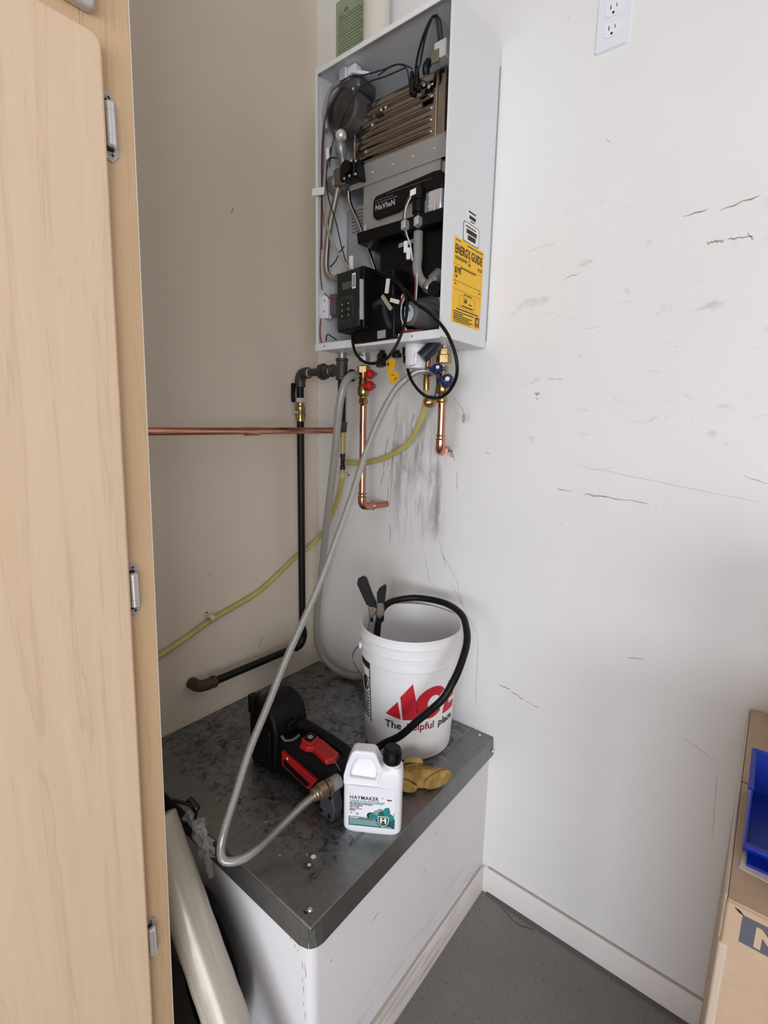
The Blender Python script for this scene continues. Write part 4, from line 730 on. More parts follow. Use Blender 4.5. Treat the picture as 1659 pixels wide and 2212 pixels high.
hb = hose('braided_hose', [(0.556, -0.112, 1.644), (0.530, -0.125, 1.642), (0.505, -0.145, 1.620), (0.481, -0.170, 1.582), (0.455, -0.205, 1.500), (0.440, -0.240, 1.411), (0.438, -0.285, 1.315), (0.440, -0.335, 1.222), (0.441, -0.425, 1.066), (0.444, -0.540, 0.906), (0.456, -0.610, 0.815), (0.473, -0.680, 0.736), (0.505, -0.745, 0.672), (0.524, -0.785, 0.630), (0.534, -0.803, 0.598), (0.552, -0.806, 0.582), (0.572, -0.775, 0.577), (0.580, -0.730, 0.583), (0.586, -0.680, 0.600), (0.600, -0.627, 0.627), (0.611, -0.598, 0.640)], 0.0094, M_HOSE_B, 'shiny braided clear hose looping from the blue-handled valve to the pump')
hose('black_hose', [(0.600, -0.440, 0.600), (0.604, -0.405, 0.612), (0.615, -0.370, 0.642), (0.667, -0.350, 0.685), (0.715, -0.335, 0.745), (0.767, -0.315, 0.810), (0.783, -0.290, 0.854), (0.784, -0.255, 0.889), (0.769, -0.200, 0.924), (0.738, -0.150, 0.945), (0.694, -0.105, 0.960), (0.617, -0.070, 0.963), (0.530, -0.078, 0.960), (0.485, -0.110, 0.954), (0.464, -0.150, 0.946), (0.458, -0.178, 0.925), (0.459, -0.194, 0.88), (0.462, -0.200, 0.80), (0.462, -0.200, 0.58)], 0.0098, RUBBER, 'black rubber hose arching over the bucket rim down to the pump')

# ================================================================== BUCKET
BX, BY = 0.558, -0.160
bk = thing('plastic_bucket', (BX, BY, H), 'white plastic bucket with red store lettering standing in the platform corner', 'bucket')
g = G(); prof = [(0.0, 0.126), (0.004, 0.131), (0.02, 0.132), (0.275, 0.1445), (0.278, 0.1475), (0.286, 0.1475), (0.288, 0.1455), (0.305, 0.1460), (0.308, 0.1510), (0.313, 0.1510), (0.316, 0.1465), (0.334, 0.1470), (0.337, 0.1530), (0.342, 0.1530), (0.345, 0.1475), (0.362, 0.1480), (0.366, 0.1510), (0.369, 0.1505), (0.370, 0.1475), (0.366, 0.1445), (0.10, 0.1345), (0.008, 0.127), (0.006, 0.02)]
g.lathe(prof, (BX, BY, H + 0.0008), (0, 0, 1), 56); g.obj('pail', BUCKET_W, bk, ang=35)
PHI = math.radians(-55.1)
def onb(th, z, off=0.0006):
    r = 0.132 + (z - 0.02) * (0.0125 / 0.255) + off; a = PHI + th
    return (BX + r * math.cos(a), BY + r * math.sin(a), H + z)
def wrapb(g, name, m, parent, x0, z0, off=0.0006):
    for k in range(60):
        bmesh.ops.bisect_plane(g.bm, geom=g.bm.verts[:] + g.bm.edges[:] + g.bm.faces[:], plane_co=(-0.2 + k * 0.008, 0, 0), plane_no=(1, 0, 0))
    return g.obj(name, m, parent, warp=lambda c: onb(x0 + c.x / 0.139, z0 + c.y, off + c.z), smooth=False)
g = G()
g.prism([(0, 0.0), (0.0455, -0.009), (0.036, 0.045)], 0, 0.0003); g.prism([(0.051, -0.010), (0.098, -0.008), (0.076, 0.103), (0.043, 0.060)], 0, 0.0003)
g.bm.verts.ensure_lookup_table()
n = 26; out = [(0.132 + 0.048 * math.cos(a), 0.040 + 0.049 * math.sin(a)) for a in [math.radians(38 + 284 * i / n) for i in range(n + 1)]]; inn = [(0.138 + 0.018 * math.cos(a), 0.041 + 0.021 * math.sin(a)) for a in [math.radians(322 - 284 * i / n) for i in range(n + 1)]]
for i in range(n): q = [out[i], out[i + 1], inn[n - i - 1], inn[n - i]]; g.prism([(x + y * 0.16 - 0.006, y) for x, y in q], 0, 0.0003)
for q in ([(0.176, -0.008), (0.196, -0.008), (0.196, 0.088), (0.176, 0.088)], [(0.196, -0.008), (0.232, -0.008), (0.232, 0.014), (0.196, 0.014)], [(0.196, 0.030), (0.224, 0.030), (0.224, 0.050), (0.196, 0.050)], [(0.196, 0.066), (0.232, 0.066), (0.232, 0.088), (0.196, 0.088)]): g.prism([(x + y * 0.18, y) for x, y in q], 0, 0.0003)
wrapb(g, 'logo', ACE, bk, -0.47, 0.144)
g = G(); text(g, 'The ', 0.0315, Matrix.Identity(4), bold=0.0004); wrapb(g, 'slogan', INK, bk, -0.485, 0.103)
g = G(); text(g, 'helpful', 0.0315, Matrix.Identity(4), bold=0.0004); wrapb(g, 'slogan', MAROON, bk, -0.485 + 0.064 / 0.139, 0.103)
g = G(); text(g, 'place.', 0.0315, Matrix.Identity(4), bold=0.0004); wrapb(g, 'slogan', INK, bk, -0.485 + 0.162 / 0.139, 0.103)
# warning panel printed on the left side of the pail
g = G()
for q in ((0, 0.235, 0.07, 0.255), (0.066, 0.07, 0.070, 0.235), (0, 0.16, 0.07, 0.162), (0, 0.205, 0.07, 0.207)): g.prism([(q[0], q[1]), (q[2], q[1]), (q[2], q[3]), (q[0], q[3])], 0, 0.0003)
for i in range(14): a, b = math.radians(i * 360 / 14), math.radians((i + 1) * 360 / 14); g.prism([(0.042 + rr * math.cos(t), 0.184 + rr * 1.1 * math.sin(t)) for rr, t in ((0.020, a), (0.020, b), (0.016, b), (0.016, a))], 0, 0.0003)
g.prism([(0.03, 0.17), (0.045, 0.168), (0.052, 0.192), (0.04, 0.205), (0.028, 0.192)], 0, 0.0003); g.prism([(0.028, 0.196), (0.031, 0.199), (0.056, 0.172), (0.053, 0.169)], 0, 0.0003)
for k in range(8): scribble(g, Matrix.Identity(4), 0.006, 0.078 + k * 0.010, 0.060, 0.005, k)
wrapb(g, 'warning_print', INK, bk, -1.40, 0.02)
g = G(); g.tube([(onb(-1.35, 0.30, 0.010)), (onb(-1.40, 0.283, 0.022)), (onb(-1.45, 0.255, 0.030)), (onb(-1.38, 0.235, 0.022)), (onb(-1.30, 0.228, 0.016)), (onb(-1.1, 0.222, 0.012))], 0.0019, 6); g.obj('bail_wire', mat('dark_wire', (96, 94, 94), 0.4, 0.6), bk)
G().lathe([(0, .012), (.006, .010)], onb(-1.32, 0.305, 0.004), Vector((math.cos(PHI - 1.32), math.sin(PHI - 1.32), 0)), 12).obj('bail_ear', BUCKET_W, bk)

# spring clamp gripping hoses and rim
sc = thing('spring_clamp', (0.440, -0.180, 0.90), 'black-tipped spring clamp pinching the hoses to the bucket rim', 'clamp')
MC = FR((0.452, -0.202, 0.900), (0.80, 0.60, 0.0), (0, 0, 1)) @ Matrix.Scale(0.97, 4)
def cp_(pts, z0, z1, name, m, b=0.002): return G().at(MC).prism(pts, z0, z1).obj(name, m, sc, bevel=b)
cp_([(-0.012, 0.050), (-0.026, 0.058), (-0.056, 0.124), (-0.053, 0.137), (-0.036, 0.146), (-0.026, 0.140), (-0.008, 0.090), (0.006, 0.055)], -0.013, 0.012, 'grip', BLACK)
cp_([(-0.032, 0.103), (-0.024, 0.100), (-0.021, 0.090), (-0.029, 0.087)], 0.010, 0.0115, 'grip_window', GREY_T, 0)
cp_([(0.010, 0.060), (0.006, 0.092), (0.014, 0.108), (0.032, 0.120), (0.036, 0.114), (0.031, 0.060)], -0.016, 0.010, 'grip', BLACK)
cp_([(-0.022, 0.060), (-0.016, 0.020), (-0.012, 0.010), (0.000, 0.022), (0.008, 0.046), (-0.010, 0.054)], -0.013, 0.010, 'jaw_plate', mat('clamp_steel', (112, 102, 92), 0.4, 0.6))
cp_([(0.008, 0.066), (0.006, 0.030), (0.014, 0.012), (0.030, 0.026), (0.030, 0.050), (0.027, 0.066)], -0.012, 0.014, 'jaw_plate', mat('clamp_steel', (112, 102, 92)))
cp_([(0.008, 0.020), (0.030, 0.026), (0.030, 0.006), (0.016, -0.006), (0.008, 0.000)], -0.010, 0.012, 'jaw_tip', BLACK, 0.003)
cp_([(-0.018, 0.022), (-0.004, 0.018), (-0.002, -0.004), (-0.012, -0.002)], -0.012, 0.006, 'jaw_tip', BLACK, 0.003)
G().at(MC).lathe([(-.014, .005), (.016, .005)], (0.002, 0.045, 0), (0, 0, 1), 10).obj('pivot_pin', BRASS, sc)

# ================================================================== TRANSFER PUMP
pp = thing('transfer_pump', (0.47, -0.49, H), 'black and red cordless transfer pump lying on the platform beside the bucket', 'pump')
WY = lambda c: (c.x, c.z, c.y)       # draw in x-z, extrude along y
rear = [(0.290, H + 0.0008), (0.385, H + 0.0008), (0.398, H + 0.03), (0.402, H + 0.12), (0.392, H + 0.165), (0.368, H + 0.190), (0.335, H + 0.198), (0.300, H + 0.192), (0.290, H + 0.180)]
G().prism(rear, -0.548, -0.432).obj('battery_case', PUMP_B, pp, warp=WY, bevel=0.008)
G().box((0.288, -0.552, H + 0.150), (0.312, -0.528, H + 0.204)).obj('case_latch', PUMP_B, pp, bevel=0.004)
G().prism([(0.300, H + 0.02), (0.385, H + 0.02), (0.385, H + 0.13), (0.300, H + 0.15)], -0.555, -0.546).obj('case_door', PUMP_B, pp, warp=WY, bevel=0.003)
G().box((0.380, -0.510, H + 0.120), (0.412, -0.480, H + 0.146)).obj('door_latch', PUMP_B, pp, bevel=0.003)
body = [(0.385, H + 0.006), (0.560, H + 0.006), (0.612, H + 0.022), (0.618, H + 0.075), (0.590, H + 0.103), (0.440, H + 0.106), (0.385, H + 0.112)]
G().prism(body, -0.540, -0.436).obj('motor_housing', PUMP_B, pp, warp=WY, bevel=0.010, seg=3)
G().tube([(0.400, -0.460, H + 0.118), (0.440, -0.452, H + 0.112), (0.560, -0.450, H + 0.100), (0.612, -0.452, H + 0.070)], 0.018, 12).obj('carry_handle', PUMP_B, pp)
G().tube([(0.405, -0.530, H + 0.118), (0.418, -0.528, H + 0.108), (0.430, -0.512, H + 0.108), (0.430, -0.490, H + 0.110)], 0.004, 8).obj('housing_lip', mat('dusty_lip', (86, 88, 92), 0.5), pp)
sp = G().prism([(0.425, H + 0.050), (0.425, H + 0.092), (0.556, H + 0.070), (0.528, H + 0.030)], -0.548, -0.538).obj('side_panel', PUMP_R, pp, warp=WY, bevel=0.002)
G().prism([(0.436, H + 0.056), (0.436, H + 0.072), (0.535, H + 0.050), (0.524, H + 0.038)], -0.550, -0.547).obj('panel_inset', BLACK, sp, warp=WY)
g = G(); scribble(g, FR((0.446, -0.5485, H + 0.079), (1, 0, -0.17), (0.17, 0, 1)), 0, 0, 0.006, 0.006, 1); g.obj('panel_mark', PAPER, sp)
g = G(); scribble(g, FR((0.490, -0.5485, H + 0.066), (1, 0, -0.17), (0.17, 0, 1)), 0, 0, 0.03, 0.004, 3); g.obj('panel_print', MAROON, sp)
MS = FR((0.455, -0.516, H + 0.104), (1, 0.10, -0.06), (0, 1, 0))
swb = G().at(MS).prism([(0.004, -0.006), (0.032, -0.010), (0.050, 0.000), (0.112, -0.018), (0.128, 0.002), (0.122, 0.030), (0.050, 0.046), (0.006, 0.044)], -0.004, 0.018, 0.86).obj('switch_cover', PUMP_R, pp, bevel=0.003)
G().at(MS).prism(rrect(0.008, 0.000, 0.042, 0.038, 0.005), 0.016, 0.023).obj('switch_frame', PUMP_R, swb, bevel=0.002)
G().at(MS).prism(rrect(0.013, 0.006, 0.036, 0.033, 0.003), 0.022, 0.026).obj('switch_button', BLACK, swb, bevel=0.001)
g = G().at(MS)
for i in range(12):
    a, b = math.radians(i * 30), math.radians(i * 30 + 30); g.prism([(0.0245 + r * math.cos(t), 0.0195 + r * math.sin(t)) for r, t in ((0.0062, a), (0.0062, b), (0.0048, b), (0.0048, a))], 0.0261, 0.0265)
g.prism([(0.0238, 0.016), (0.0252, 0.016), (0.0252, 0.023), (0.0238, 0.023)], 0.0261, 0.0265); g.obj('power_symbol', PAPER, swb)
G().lathe([(0, .048), (.012, .052), (.03, .050), (.034, .044)], (0.588, -0.490, H + 0.052), (1, 0, 0), 20).obj('pump_head', PUMP_B, pp, bevel=0.002)
G().prism([(0.585, H + 0.0008), (0.626, H + 0.0008), (0.622, H + 0.012), (0.595, H + 0.020)], -0.560, -0.430).obj('foot', PUMP_B, pp, warp=WY, bevel=0.003)
G().at(FR((0.602, -0.552, H + 0.05), (1, 0, 0), (0, 0, 1))).prism([(-0.020, -0.045), (0.026, -0.048), (0.034, -0.010), (0.018, 0.046), (-0.012, 0.044)], -0.02, 0.012).obj('head_bracket', mat('pump_grey', (52, 55, 62), 0.45), pp, bevel=0.004)
G().lathe([(0, .017), (.030, .017), (.034, .014)], (0.622, -0.535, H + 0.098), (-0.12, -1, 0), 14).obj('inlet_port', mat('pump_grey_port', (128, 130, 132), 0.4), pp)
G().lathe([(0, .019), (.008, .019), (.010, .016), (.013, .020), (.030, .020), (.034, .015), (.038, .0165), (.041, .014), (.045, .0155), (.048, .0125)], (0.620, -0.562, H + 0.098), (-0.28, -1, -0.08), 14).obj('hose_fitting', DULLBRASS, pp)
G().lathe([(0, .016), (.03, .016)], (0.602, -0.470, H + 0.055), (0, 1, 0), 14).obj('outlet_port', BLACK, pp)
for x, z in ((0.592, 0.02), (0.620, 0.018), (0.622, 0.070)): screw(WALLR(x, H + z, -0.5645), 0.006, pp, BLACK_G, 'bolt')
G().at(FR((0.566, -0.498, H + 0.108), (0.7, -0.3, -0.05), (0.3, 1, 0))).box((0, 0, 0), (0.046, 0.0012, 0.0015)).obj('label_edge', GREY_T, pp)
G().prism([(0.575, H + 0.101), (0.612, H + 0.082), (0.616, H + 0.060), (0.590, H + 0.060)], -0.542, -0.44).obj('nose_cover', PUMP_B, pp, warp=WY, bevel=0.005)

# ================================================================== DESCALER JUG
JM = FR((0.7185, -0.5250, H), (0.843, 0.537, 0), (0, 0, 1)) @ Matrix.Scale(1.04, 4)            # local x across the front, y up, z towards the viewer
jg = thing('cleaner_jug', (0.71, -0.50, H), 'white plastic jug with black cap, moulded grip and green-printed label', 'jug')
W2 = 0.066
hole = [(-0.045, 0.135), (-0.038, 0.129), (0.006, 0.129), (0.011, 0.136), (0.009, 0.152), (0.003, 0.170), (-0.004, 0.176), (-0.032, 0.176), (-0.039, 0.168), (-0.044, 0.150)]
outer = [(-W2, 0.006), (-0.060, 0), (0.060, 0), (W2, 0.006), (W2, 0.110), (0.0675, 0.124), (0.0665, 0.150), (0.058, 0.160), (0.028, 0.160), (0.019, 0.168), (0.006, 0.190), (0.000, 0.1955), (-0.040, 0.1955), (-0.048, 0.190), (-0.060, 0.160), (-0.0665, 0.135), (-W2, 0.110)]
def jug_body():
    g = G(); D = 0.062
    def th(x, y):   # half thickness profile: thinner at the grip, rounded front
        if y > 0.125: return 0.031 if y < 0.15 and x > 0.015 else (0.024 if x > 0.012 else 0.0165)
        return 0.031
    zf = lambda x, y: th(x, y) - 0.006 * (x / W2) ** 2
    lower = [p for p in outer if p[1] <= 0.1101]
    # lower tank as a stack of rounded outlines
    rows = []
    for yy, sc_ in ((0.0, 0.93), (0.004, 0.985), (0.008, 1.0), (0.110, 1.0), (0.113, 1.006), (0.118, 1.008)):
        ring = []
        for a in range(40):
            t = 2 * math.pi * a / 40; c, s_ = math.cos(t), math.sin(t); e = 0.38
            ring.append(g.v((W2 * sc_ * math.copysign(abs(c) ** e, c), yy, 0.028 * sc_ * math.copysign(abs(s_) ** e, s_) - 0.028)))
        rows.append(ring)
    for a, b in zip(rows, rows[1:]):
        for i in range(40): g.face([a[i], a[(i + 1) % 40], b[(i + 1) % 40], b[i]])
    g.face(rows[0][::-1]); g.face(rows[-1])
    return g
g = jug_body(); g.bm.transform(JM); jb = g.obj('tank', mat('jug_polyethylene', (238, 238, 244), 0.35), jg, ang=50)
JW = MATS['jug_polyethylene']
g = G().at(JM)                                                            # grip: ring-shaped wall around the hand hole, plus the neck shoulder
ringo = [(-W2, 0.117), (-0.0660, 0.135), (-0.060, 0.160), (-0.048, 0.190), (-0.040, 0.1955), (0.000, 0.1955), (0.006, 0.190), (0.015, 0.170), (0.022, 0.160), (0.026, 0.117)]
ringi = [(-0.050, 0.133), (-0.0515, 0.140), (-0.047, 0.158), (-0.041, 0.171), (-0.035, 0.177), (-0.006, 0.177), (0.000, 0.172), (0.006, 0.158), (0.0095, 0.146), (0.005, 0.131)]
for a, b in ((0.0, -0.062),):
    A = [g.v((x, y, -0.004 - 0.007 * max(0, (y - 0.125) / 0.07))) for x, y in ringo]; B = [g.v((x, y, -0.006 - 0.007 * max(0, (y - 0.125) / 0.07))) for x, y in ringi]
    A2 = [g.v((x, y, -0.050 + 0.006 * max(0, (y - 0.125) / 0.07))) for x, y in ringo]; B2 = [g.v((x, y, -0.048 + 0.006 * max(0, (y - 0.125) / 0.07))) for x, y in ringi]
    nn = len(ringo)
    for i in range(nn - 1):
        g.face([A[i], A[i + 1], B[i + 1], B[i]]); g.face([A2[i + 1], A2[i], B2[i], B2[i + 1]]); g.face([A[i + 1], A[i], A2[i], A2[i + 1]]); g.face([B[i], B[i + 1], B2[i + 1], B2[i]])
    g.face([A[0], B[0], B2[0], A2[0]]); g.face([A[-1], A2[-1], B2[-1], B[-1]]); g.face([B[0], B[-1], B2[-1], B2[0]]); g.face([A[0], A[-1], B[-1], B[0]]); g.face([A2[0], B2[0], B2[-1], A2[-1]])
g.obj('grip', JW, jg, bevel=0.004, seg=3)
G().at(JM).prism([(0.117, -0.010), (0.121, -0.010), (0.171, -0.046), (0.117, -0.050)], -0.056, 0.014).obj('grip_recess', JW, jg) if False else None
g = G(); g.prism([(0.117, -0.010), (0.124, -0.010), (0.172, -0.044), (0.117, -0.046)], -0.054, 0.012)
for v in g.bm.verts: v.co = JM @ Vector((v.co.z, v.co.x, v.co.y))
g.obj('grip_recess', JW, jg)
g = G().at(JM); rows = []
for yy, x0, x1, d in ((0.114, 0.004, 0.0665, 0.030), (0.135, 0.008, 0.0670, 0.0295), (0.152, 0.014, 0.0660, 0.028), (0.162, 0.020, 0.062, 0.022)):
    cx, hw_ = (x0 + x1) / 2, (x1 - x0) / 2; ring = []
    for a in range(28):
        t = 2 * math.pi * a / 28; c, s_ = math.cos(t), math.sin(t); ring.append(g.v((cx + hw_ * math.copysign(abs(c) ** 0.5, c), yy, -0.028 + d * 0.9 * math.copysign(abs(s_) ** 0.5, s_))))
    rows.append(ring)
for a, b in zip(rows, rows[1:]):
    for i in range(28): g.face([a[i], a[(i + 1) % 28], b[(i + 1) % 28], b[i]])
g.face(rows[0][::-1]); g.face(rows[-1]); g.obj('shoulder', JW, jg, ang=60)
nc = JM @ Vector((0.041, 0.160, -0.028))
G().lathe([(0, .0205), (.006, .0205), (.007, .0175), (.016, .0175)], nc, (0, 0, 1), 24).obj('neck', JW, jg)
capo = G().lathe([(0, .0205), (.003, .0215), (.018, .0212), (.019, .0205), (.032, .0200), (.0355, .0165)], nc + Vector((0, 0, 0.008)), (0, 0, 1), 28).obj('cap', BLACK, jg)
for k in range(28):
    a = k * 2 * math.pi / 28; G().at(Matrix.Translation(nc + Vector((0, 0, 0.012))) @ Matrix.Rotation(a, 4, 'Z')).box((0.0205, -0.0011, 0), (0.0219, 0.0011, 0.020)).obj('cap_ridge', BLACK, capo)
LM = JM @ Matrix.Translation((0, 0, 0.0005))
def jl(name, m, fn, dz=0.0):
    g = G().at(JM @ Matrix.Translation((0, 0, 0.0003 + dz))); fn(g); return g.obj(name, m, lab)
lab = G().at(JM).prism(rrect(-0.052, 0.018, 0.052, 0.100, 0.003), -0.001, 0.0003).obj('label', mat('label_white', (240, 240, 246), 0.4), jg)
T = lambda x, y: JM @ Matrix.Translation((x, y, 0.0004))
g = G(); text(g, 'HAYMAKER', 0.0130, T(-0.050, 0.0855), bold=0.00012, xs=0.90, sp=1.10); text(g, 'TM', 0.003, T(0.0215, 0.0925)); g.obj('lettering', INK, lab)
g = G(); text(g, 'TANKLESS WATER HEATER DESCALER', 0.0046, T(-0.050, 0.0800)); scribble(g, T(-0.050, 0.0770), 0, 0, 0.075, 0.0014, 2); g.obj('lettering', TEAL, lab)
g = G(); text(g, 'RESTORES HEATING EFFICIENCY', 0.0036, T(-0.050, 0.0730), bold=0.0001); text(g, 'NON-CORROSIVE', 0.0036, T(-0.050, 0.0685), bold=0.0001); text(g, 'EASY TO USE', 0.0036, T(-0.050, 0.0642), bold=0.0001)
for i in range(3): scribble(g, T(-0.050, 0.0605 - i * 0.0026), 0, 0, 0.028 if i == 0 else 0.013, 0.0013, i)
g.obj('small_print', INK, lab); g = G()
text(g, '35230', 0.0042, T(0.034, 0.0885), bold=0.0002); g.obj('item_number', INK, lab); g = G(); g.at(T(-0.033, 0.048)).prism([(-0.0045, 0), (0, 0.0045), (0.0045, 0), (0, -0.0045)], 0, 0.0002); g.obj('hazard_rim', INK, lab); g = G(); text(g, 'NSF', 0.003, T(-0.0485, 0.049)); g.obj('mark_print', INK, lab); g = G(); scribble(g, JM @ Matrix.Translation((0.050, 0.046, 0.0004)) @ Matrix.Rotation(math.pi / 2, 4, 'Z'), 0, 0, 0.012, 0.0012, 4); g.obj('edge_print', INK, lab)
jl('hazard_diamond', PAPER, lambda g: g.prism([(-0.0365, 0.048), (-0.033, 0.0515), (-0.0295, 0.048), (-0.033, 0.0445)], 0, 0.0003), 0.0006)
jl('hazard_mark', INK, lambda g: (g.rect(-0.0334, 0.0475, -0.0326, 0.0503), g.rect(-0.0334, 0.0458, -0.0326, 0.0466)), 0.0010)
jl('green_band', TEAL_D, lambda g: g.prism([(-0.052, 0.0185), (0.052, 0.0185), (0.052, 0.044), (0.034, 0.0435), (0.012, 0.041), (-0.052, 0.0415)], 0, 0.0003))
jl('warning_strip', PAPER, lambda g: g.rect(-0.050, 0.0375, 0.008, 0.0402), 0.0003)
jl('warning_text', TEAL_L, lambda g: [scribble(g, JM @ Matrix.Translation((0, 0, 0.0008)), -0.050, 0.0345 - i * 0.0021, 0.010 + i * 0.0015, 0.0013, i) for i in range(7)])
g = G(); text(g, 'WARNING / ADVERTENCIA', 0.0026, JM @ Matrix.Translation((-0.030, 0.0380, 0.0011)), bold=0.00006); g.obj('warning_heading', INK, lab)
g = G(); text(g, '32 fl. oz. 946 mL', 0.0034, JM @ Matrix.Translation((0.022, 0.0205, 0.0008)), bold=0.0001); g.obj('volume_print', PAPER, lab)
# cluster of tropical-teal mineral shapes printed behind a shield
blobs = [((-0.001, 0.047), 0.010, 0.0085, DARK), ((0.006, 0.047), 0.0125, 0.0088, TEAL), ((0.012, 0.056), 0.008, 0.006, SAGE), ((0.020, 0.058), 0.009, 0.0085, SAGE), ((0.026, 0.053), 0.011, 0.009, TEAL_D), ((0.036, 0.047), 0.0125, 0.010, TEAL_D), ((0.042, 0.046), 0.0075, 0.008, TEAL), ((0.034, 0.0605), 0.0075, 0.0105, TEAL)]
for i, ((bx_, by_), a, b, m) in enumerate(blobs): jl('print_shape', m, lambda g: g.prism([(bx_ + a * math.cos(t * math.pi / 8), by_ + b * math.sin(t * math.pi / 8)) for t in range(16)], 0, 0.00015 + 0.00012 * i), 0.0005)
jl('print_shape', TEAL, lambda g: g.prism([(0.029, 0.064), (0.039, 0.072), (0.041, 0.060), (0.034, 0.054)], 0, 0.0012), 0.0005)
shield = [(-0.0125, 0.012), (0, 0.0135), (0.0125, 0.012), (0.012, -0.003), (0.007, -0.010), (0, -0.014), (-0.007, -0.010), (-0.012, -0.003)]
jl('shield_rim', PAPER, lambda g: g.prism([(0.0265 + x, 0.037 + y) for x, y in shield], 0, 0.0004), 0.0017)
jl('shield_field', TEAL_D, lambda g: g.prism([(0.0265 + x * .87, 0.037 + y * .87) for x, y in shield], 0, 0.0003), 0.0020)
jl('shield_panel', PAPER, lambda g: g.rect(0.0195, 0.0325, 0.0335, 0.0465), 0.0023)
jl('shield_mark', INK, lambda g: (g.prism([(0.0262 + 0.003 * math.cos(t * .6), 0.0435 + 0.0022 * math.sin(t * .6)) for t in range(10)], 0, 0.0002), g.prism([(0.0225, 0.033), (0.0305, 0.033), (0.0290, 0.0375), (0.0265, 0.039), (0.0240, 0.0375)], 0, 0.0002)), 0.0027)

# ================================================================== GLOVE
gl = thing('work_glove', (0.69, -0.33, H), 'crumpled tan leather work glove lying between the bucket and the jug', 'glove')
def lump(name, rows, m=LEATHER, seed=0, amp=0.006, seg=26):
    """skin through flattened cross-sections: (centre, half width vector, half height)"""
    g = G(); R = []
    for c, wv, hh in rows:
        c = Vector(c); wv = Vector(wv); R.append([])
        for i in range(seg):
            t = 2 * math.pi * i / seg; p = c + wv * math.cos(t) + Vector((0, 0, hh)) * math.sin(t)
            p += Vector((1, 1, 0.6)) * amp * (noise.noise(p * 42 + Vector((seed, 0, 0))) + 0.9 * abs(noise.noise(p * 75 + Vector((0, seed, 0)))) * 1.2); p.z = max(p.z, H + 0.0012); R[-1].append(g.v(p))
    for a, b in zip(R, R[1:]):
        for i in range(seg): g.face([a[i], a[(i + 1) % seg], b[(i + 1) % seg], b[i]])
    g.face(R[0][::-1]); g.face(R[-1]); o = g.obj(name, m, gl, ang=75); s = o.modifiers.new('sub', 'SUBSURF'); s.levels = 1; s.render_levels = 2; return o
lump('cuff', [((0.752, -0.300, H + 0.024), (0.018, 0.034, 0.004), 0.020), ((0.744, -0.305, H + 0.026), (0.018, 0.038, 0.004), 0.024), ((0.725, -0.318, H + 0.026), (0.018, 0.044, 0.006), 0.025), ((0.700, -0.335, H + 0.024), (0.018, 0.046, 0.004), 0.024), ((0.670, -0.350, H + 0.022), (0.016, 0.046, 0.0), 0.022), ((0.640, -0.365, H + 0.018), (0.012, 0.04, 0), 0.017)], seed=1)
lump('cuff_hem', [((0.764, -0.292, H + 0.020), (0.014, 0.034, 0.004), 0.018), ((0.757, -0.297, H + 0.023), (0.016, 0.037, 0.004), 0.023), ((0.748, -0.302, H + 0.025), (0.016, 0.036, 0.004), 0.022)], seed=2, amp=0.003)
lump('finger', [((0.668, -0.318, H + 0.040), (0.010, 0.012, 0), 0.010), ((0.678, -0.312, H + 0.052), (0.012, 0.014, 0), 0.012), ((0.694, -0.305, H + 0.052), (0.011, 0.012, 0), 0.012), ((0.704, -0.300, H + 0.046), (0.006, 0.006, 0), 0.006)], seed=3, amp=0.002)
lump('finger', [((0.672, -0.335, H + 0.034), (0.010, 0.014, 0), 0.012), ((0.690, -0.318, H + 0.040), (0.012, 0.012, 0), 0.012), ((0.712, -0.300, H + 0.036), (0.010, 0.010, 0), 0.010)], seed=4, amp=0.002)
lump('thumb', [((0.690, -0.376, H + 0.024), (0.014, 0.010, 0), 0.016), ((0.704, -0.372, H + 0.022), (0.014, 0.012, 0), 0.018), ((0.722, -0.362, H + 0.016), (0.012, 0.012, 0), 0.012)], seed=5, amp=0.003)

# ================================================================== CABINET
YE, XC = -0.958, 0.600
cab = thing('tall_cabinet', (0.30, -1.33, 0), 'tall maple storage cabinet with overlay doors and satin nickel hinges', 'cabinet')
tilt = lambda c: (c.x, c.y + 0.0187 * (c.z - 0.25), c.z)
G().box((0.012, -1.70, 0.0), (XC - 0.019, YE - 0.003, 2.55)).obj('carcass', M_WOOD2, cab, warp=tilt)
G().box((0.012, YE - 0.004, 0.0), (XC - 0.0005, YE, 2.55)).obj('side_panel', mat('side_panel_laminate', (236, 222, 206), 0.4), cab, warp=tilt, bevel=0.0008)
ff = G(); ff.box((XC - 0.020, -1.70, 0.0), (XC, YE - 0.002, 0.06)); ff.obj('toe_rail', M_WOOD2, cab, warp=tilt)
G().box((XC - 0.020, YE - 0.064, 0.06), (XC, YE - 0.002, 2.55)).obj('stile', M_WOOD2, cab, warp=tilt, bevel=0.001)
G().box((XC - 0.020, -1.70, 1.945), (XC, YE - 0.064, 2.08)).obj('rail', M_WOOD2, cab, warp=tilt, bevel=0.001)
YD = YE - 0.044
dpoly = rrect(-1.68, 0.08, YD - 0.003, 1.972, 0.014, 6)
door = G().prism(dpoly, XC + 0.001, XC + 0.020).obj('door', M_WOOD, cab, warp=lambda c: tilt(Vector((c.z, c.x, c.y))), bevel=0.004, seg=3)
G().prism(rrect(-1.68, 2.085, YD - 0.003, 2.53, 0.014, 6), XC + 0.001, XC + 0.020).obj('upper_door', M_WOOD, cab, warp=lambda c: tilt(Vector((c.z, c.x, c.y))), bevel=0.004, seg=3)
